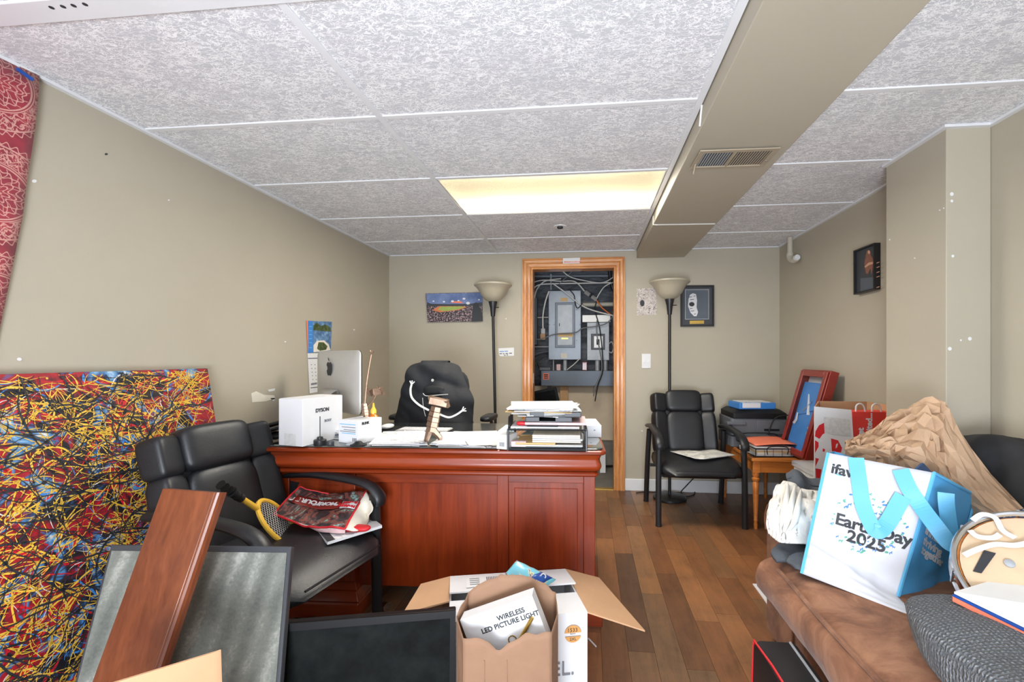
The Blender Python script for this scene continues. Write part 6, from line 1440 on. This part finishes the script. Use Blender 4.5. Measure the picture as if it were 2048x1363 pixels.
# printer
pr = thing('printer', 'dark grey all-in-one printer on the side table', 'printer', (1.30, 3.72, TZ))
m = MB().loft([rloop(-.215, -.17, .215, .17, z, .02) for z in (0, .08)] ); m.build('base_unit', 'grey_plastic', pr, bevel=.004)
MB().loft([rloop(-.21, -.15, .215, .17, z, .02) for z in (.082, .215)]).build('body', 'grey_plastic', pr, bevel=.006)
MB().loft([rloop(-.2, -.16, .2, .165, .217, .02), rloop(-.2, -.16, .2, .165, .255, .02), rloop(-.17, -.12, .17, .13, .282, .03)]).build('document_feeder', 'black_plastic', pr, bevel=.006)
MB().bb((-.24, -.16, .165), (-.10, -.10, .19)).build('control_panel', 'grey_plastic', pr, bevel=.004); MB().bb((-.02, -.159, .10), (.2, -.151, .20)).build('front_door', 'grey_plastic', pr, bevel=.003); MB().bb((.03, -.163, .125), (.14, -.160, .14)).build('door_grip', 'black_plastic', pr)
MB().bb((-.19, -.22, .082), (.05, -.14, .10)).build('output_tray', 'grey_plastic', pr, bevel=.004)
MB().tube(cr([V(.24, -.14, .23), V(.2, -.19, .25), V(.1, -.2, .23), V(.05, -.21, .14), V(.045, -.2, .06)], 6), .005, 8).build('power_lead', 'rubber', pr, smooth=True)
ream = thing('paper_ream', 'opened ream of printer paper in blue and white wrapper on the printer', 'paper ream', (1.285, 3.70, TZ+.2825), .12)
MB().bb((-.14, -.105, 0), (.14, .105, .05)).build('wrapper', 'blue_print', ream, bevel=.006)
MB().bb((-.12, -.1065, .012), (.02, -.1055, .05)).build('white_patch', 'white_card', ream); MB().bb((-.11, -.08, .0505), (.12, .09, .053)).build('loose_sheets', 'printed_page', ream)
# tray with orange folder
a, c_ = at(1507, 915, Z=TZ+.001), at(1594, 915, Z=TZ+.001); ex_ = (c_-a).normalized(); tm2 = frame(Vector((a.x+.02, a.y+.015, TZ+.001)), ex_, V(-ex_.y, ex_.x, 0)); tw = .30
r = thing('wire_letter_tray', 'black wire letter tray with papers on the side table', 'letter tray', tuple(tm2.translation))
for z in (.006, .058): MB().tube([tm2 @ V(0, 0, z), tm2 @ V(tw, 0, z), tm2 @ V(tw, .3, z), tm2 @ V(0, .3, z)], .005, 6, closed=True).build('rim_rod', 'black_metal', r, True)
for i in range(6):
    MB().tube([tm2 @ V(tw*i/5, 0, .006), tm2 @ V(tw*i/5, 0, .058)], .003 if i in (0, 5) else .0014, 5).build('front_wire', 'black_metal', r, True)
for i in range(10): MB().tube([tm2 @ V(.006+tw*i/9.5, 0, .004), tm2 @ V(.006+tw*i/9.5, .3, .004)], .0013, 4).build('floor_wire', 'black_metal', r, True)
MB().tube(cr([tm2 @ V(.08, -.002, .02), tm2 @ V(.085, -.006, .07), tm2 @ V(.21, -.006, .07), tm2 @ V(.215, -.002, .02)], 5), .003, 6).build('handle', 'black_metal', r, True, True)
MB().tube(cr([tm2 @ V(0, .3, .058), tm2 @ V(.02, .3, .11), tm2 @ V(.28, .3, .11), tm2 @ V(tw, .3, .058)], 4), .004, 6).build('rear_rail', 'black_metal', r, True, True)
rr = random.Random(12)
for i in range(7):
    m = tm2 @ Matrix.Translation((.135, .14, .009+.0095*i)) @ Matrix.Rotation(rr.uniform(-.06, .06), 4, 'Z'); mt = ('white_paper', 'grey_paper', 'cream_paper', 'manila', 'white_paper', 'cream_paper', 'white_paper')[i]
    if i == 0: pr2 = thing('paper_pile', 'stack of papers in the wire tray on the side table', 'paper pile', tuple(m @ V(0, 0, 0)))
    MB().box((0, 0, 0), (.25, .27, .0085), m).build('sheaf', mt, pr2, True)
m = tm2 @ Matrix.Translation((.15, .14, .079)) @ Matrix.Rotation(-.05, 4, 'Z')
G = [[m @ V(-.14+.28*j/8, -.14+.27*i/8, .012*math.sin(j/8*2.2)+.006*i/8) for j in range(9)] for i in range(9)]
solo(MB().grid(G).build('orange_folder', 'orange_folder', smooth=True, solid=.002), 'orange paper folder on top of the side table papers', 'folder')
# display case leaning on the right wall
bn, bf = V(1.375, 3.02, TZ+.022), V(1.375, 3.40, TZ+.022); tn = V(1.535, 3.02, 1.085); up = (tn-bn); hgt = up.length; up.normalize()
cm = frame(bf, (0, -1, 0), up)                                    # x to the camera, y up, z out of the glass
if (cm.to_3x3() @ V(0, 0, 1)).x > 0: zf = -1
else: zf = 1
cw = .38; r = thing('display_case', 'red wooden display case with blue backing leaning against the right wall', 'display case', (1.42, 3.17, TZ))
def cb(x0, y0, x1, y1, z0, z1): return MB().bb((x0, y0, zf*z0), (x1, y1, zf*z1), cm)
for q in ((0, 0, .03, hgt), (cw-.03, 0, cw, hgt), (.03, 0, cw-.03, .03), (.03, hgt-.03, cw-.03, hgt)):
    cb(*q, -.055, 0).build('case_side', 'red_paint', r, True, bevel=.003)
for q in ((.01, .01, .05, hgt-.01), (cw-.05, .01, cw-.01, hgt-.01), (.05, .01, cw-.05, .05), (.05, hgt-.05, cw-.05, hgt-.01)): cb(*q, .0005, .012).build('door_frame', 'red_paint', r, True, bevel=.004)
cb(.0305, .0305, cw-.0305, hgt-.0305, -.054, -.048).build('backing', 'white_card', r, True)
cb(.04, .04, cw-.04, hgt-.085, -.0475, -.02).build('blue_shirt', 'blue_print', r, True, bevel=.004)
o = MB(); o.prism([cm @ V(x, y, zf*-.0195) for x, y in ((.06, hgt-.2), (.15, hgt-.1), (.34, hgt-.095), (.34, hgt-.25), (.2, hgt-.3), (.06, hgt-.33))], (cm.to_3x3() @ V(0, 0, zf))*.006); o.build('shirt_fold', 'blue_print', r, True, bevel=.002)
for q in (((.17, hgt-.17), (.21, hgt-.24), (.24, hgt-.31)), ((.235, hgt-.215), (.205, hgt-.25), (.16, hgt-.29)), ((.09, hgt-.31), (.1, hgt-.36), (.075, hgt-.39))):
    MB().tube([cm @ V(x, y, zf*-.010) for x, y in q], [.004, .008, .009], 6, flat=(1, .3)).build('white_ribbon', 'white_card', r, True, True)
for a in range(6): MB().tube([cm @ V(.31+.014*math.cos(a), .2+.02*math.sin(a), zf*-.012), cm @ V(.31+.03*math.cos(a), .2+.045*math.sin(a), zf*-.010)], .006, 6).build('medal', 'steel' if a % 2 else 'gold', r, True, True)
cb(.05, .05, cw-.05, hgt-.05, .002, .004).build('glass_pane', 'clear_glass', r, True)
MB().lathe([(0, 0), (.010, 0), (.010, .003), (0, .004)], mx=Matrix.Translation(cm @ V(cw, hgt*.7, zf*-.028)) @ Matrix.Rotation(PI/2, 4, 'X'), n_=14).build('side_lock', 'red_paint', r, True, True)
# ---------------- bin and white/red carton behind the sofa arm
r = thing('storage_bin', 'clear plastic storage bin on the floor under the red printed carton', 'bin', (1.4, 2.62, 0))
m = MB(); q0 = (1.23, 2.42, 1.60, 2.86)
m.loft([rloop(q0[0]+i, q0[1]+i, q0[2]-i, q0[3]-i, z, .03) for i, z in ((.03, 0), (.0, .52))]); m.build('tub', 'grey_paper', r, True, True)
MB().loft([rloop(q0[0]-.008, q0[1]-.008, q0[2]+.008, q0[3]+.008, z, .03) for z in (.521, .545)]).build('lid', 'clear_plastic', r, True, True)
Zb, Zt = .5465, .915
cx0, cx1, cy0, cy1 = at(1629, 815, Y=2.45).x, 1.60, 2.45, 2.78
r = thing('printed_carton', 'open white carton printed with red shapes behind the sofa arm', 'carton', ((cx0+cx1)/2, (cy0+cy1)/2, Zb))
xm = at(1703, 830, Y=2.45).x
MB().prism([V(cx0, cy0, Zb), V(cx1, cy0, Zb), V(cx1, cy0, Zb+.2), V(xm+.01, cy0, Zb+.2), V(xm, cy0, Zt-.015), V(cx0, cy0, Zt)], (0, .005, 0)).build('front_wall', 'white_card', r, True)
bl_ = V(cx0+.168, cy1-.02, Zb); MB().prism([V(cx0+.002, cy0+.006, Zb), bl_, bl_+V(0, 0, Zt-Zb), V(cx0+.002, cy0+.006, Zt)], (.005, 0, 0)).build('side_wall', 'cardboard', r, True); MB().bb((cx1-.005, cy0+.005, Zb), (cx1, cy1, Zt)).build('side_wall', 'cardboard', r, True); MB().bb((bl_.x+.006, cy1-.025, Zb), (cx1-.005, cy1-.02, Zt)).build('rear_wall', 'cardboard', r, True); MB().prism([V(cx0+.01, cy0+.006, Zb), V(cx1-.006, cy0+.006, Zb), V(cx1-.006, cy1-.026, Zb), bl_+V(.006, 0, 0)], (0, 0, .005)).build('base', 'cardboard', r, True)
def cp(uvs, name, mat, off=.001, par=r): return MB().prism([at(u, v, Y=cy0-off) for u, v in uvs], (0, -.0006, 0)).build(name, mat, par, True)
cp([(1648, 845), (1638, 850), (1631, 862), (1630, 872), (1639, 877), (1645, 868), (1649, 866)], 'red_print', 'red_ink'); cp([(1630, 880), (1637, 884), (1637, 893), (1630, 905)], 'red_print', 'red_ink'); cp([(1631, 915), (1638, 917), (1631, 932)], 'red_print', 'red_ink')
cp([(1662, 876), (1676, 880), (1684, 895), (1682, 904), (1664, 903)], 'red_print', 'red_ink'); cp([(1672, 888), (1676, 886), (1674, 894), (1671, 896)], 'white_mark', 'white_paper', .0018)
cp([(1631, 936), (1643, 938), (1640, 957), (1632, 958)], 'red_print', 'red_ink'); cp([(1646, 896), (1650, 898), (1649, 903), (1645, 902)], 'red_print', 'red_ink'); cp([(1636, 878), (1647, 880), (1647, 884), (1636, 882)], 'small_label', 'white_paper', .002)
cp([(1648, 833), (1700, 838), (1702, 872), (1664, 868), (1649, 862)], 'packing_tape', 'grey_paper', .0022)
gb = thing('red_gift_bag', 'red paper gift bag with white cord handles standing in the carton', 'gift bag', (1.52, 2.60, Zb+.006))
gx0, gx1 = at(1705, 822, Y=2.53).x, 1.592
m = MB().bb((gx0, 2.53, Zb+.007), (gx1, 2.63, at(1705, 823, Y=2.53).z)); m.build('bag_body', 'red_bag', gb, True)
zt = at(1705, 823, Y=2.53).z
for xx, y in ((gx0+.045, 2.545), (gx0+.125, 2.545)): MB().tube(cr([V(xx-.02, y, zt-.002), V(xx-.018, y, zt+.03), V(xx, y, zt+.042), V(xx+.018, y, zt+.03), V(xx+.026, y, zt-.002)], 5), .004, 8).build('handle', 'white_card', gb, True, True)
for s_, u, v in (('Get', 1727, 880), ('excited...', 1744, 883)): text('lettering', s_, 'white_card', gb, frame(at(u, v, Y=2.5288), (0, 0, 1), (-1, 0, 0)), .042, .0016, .0005)
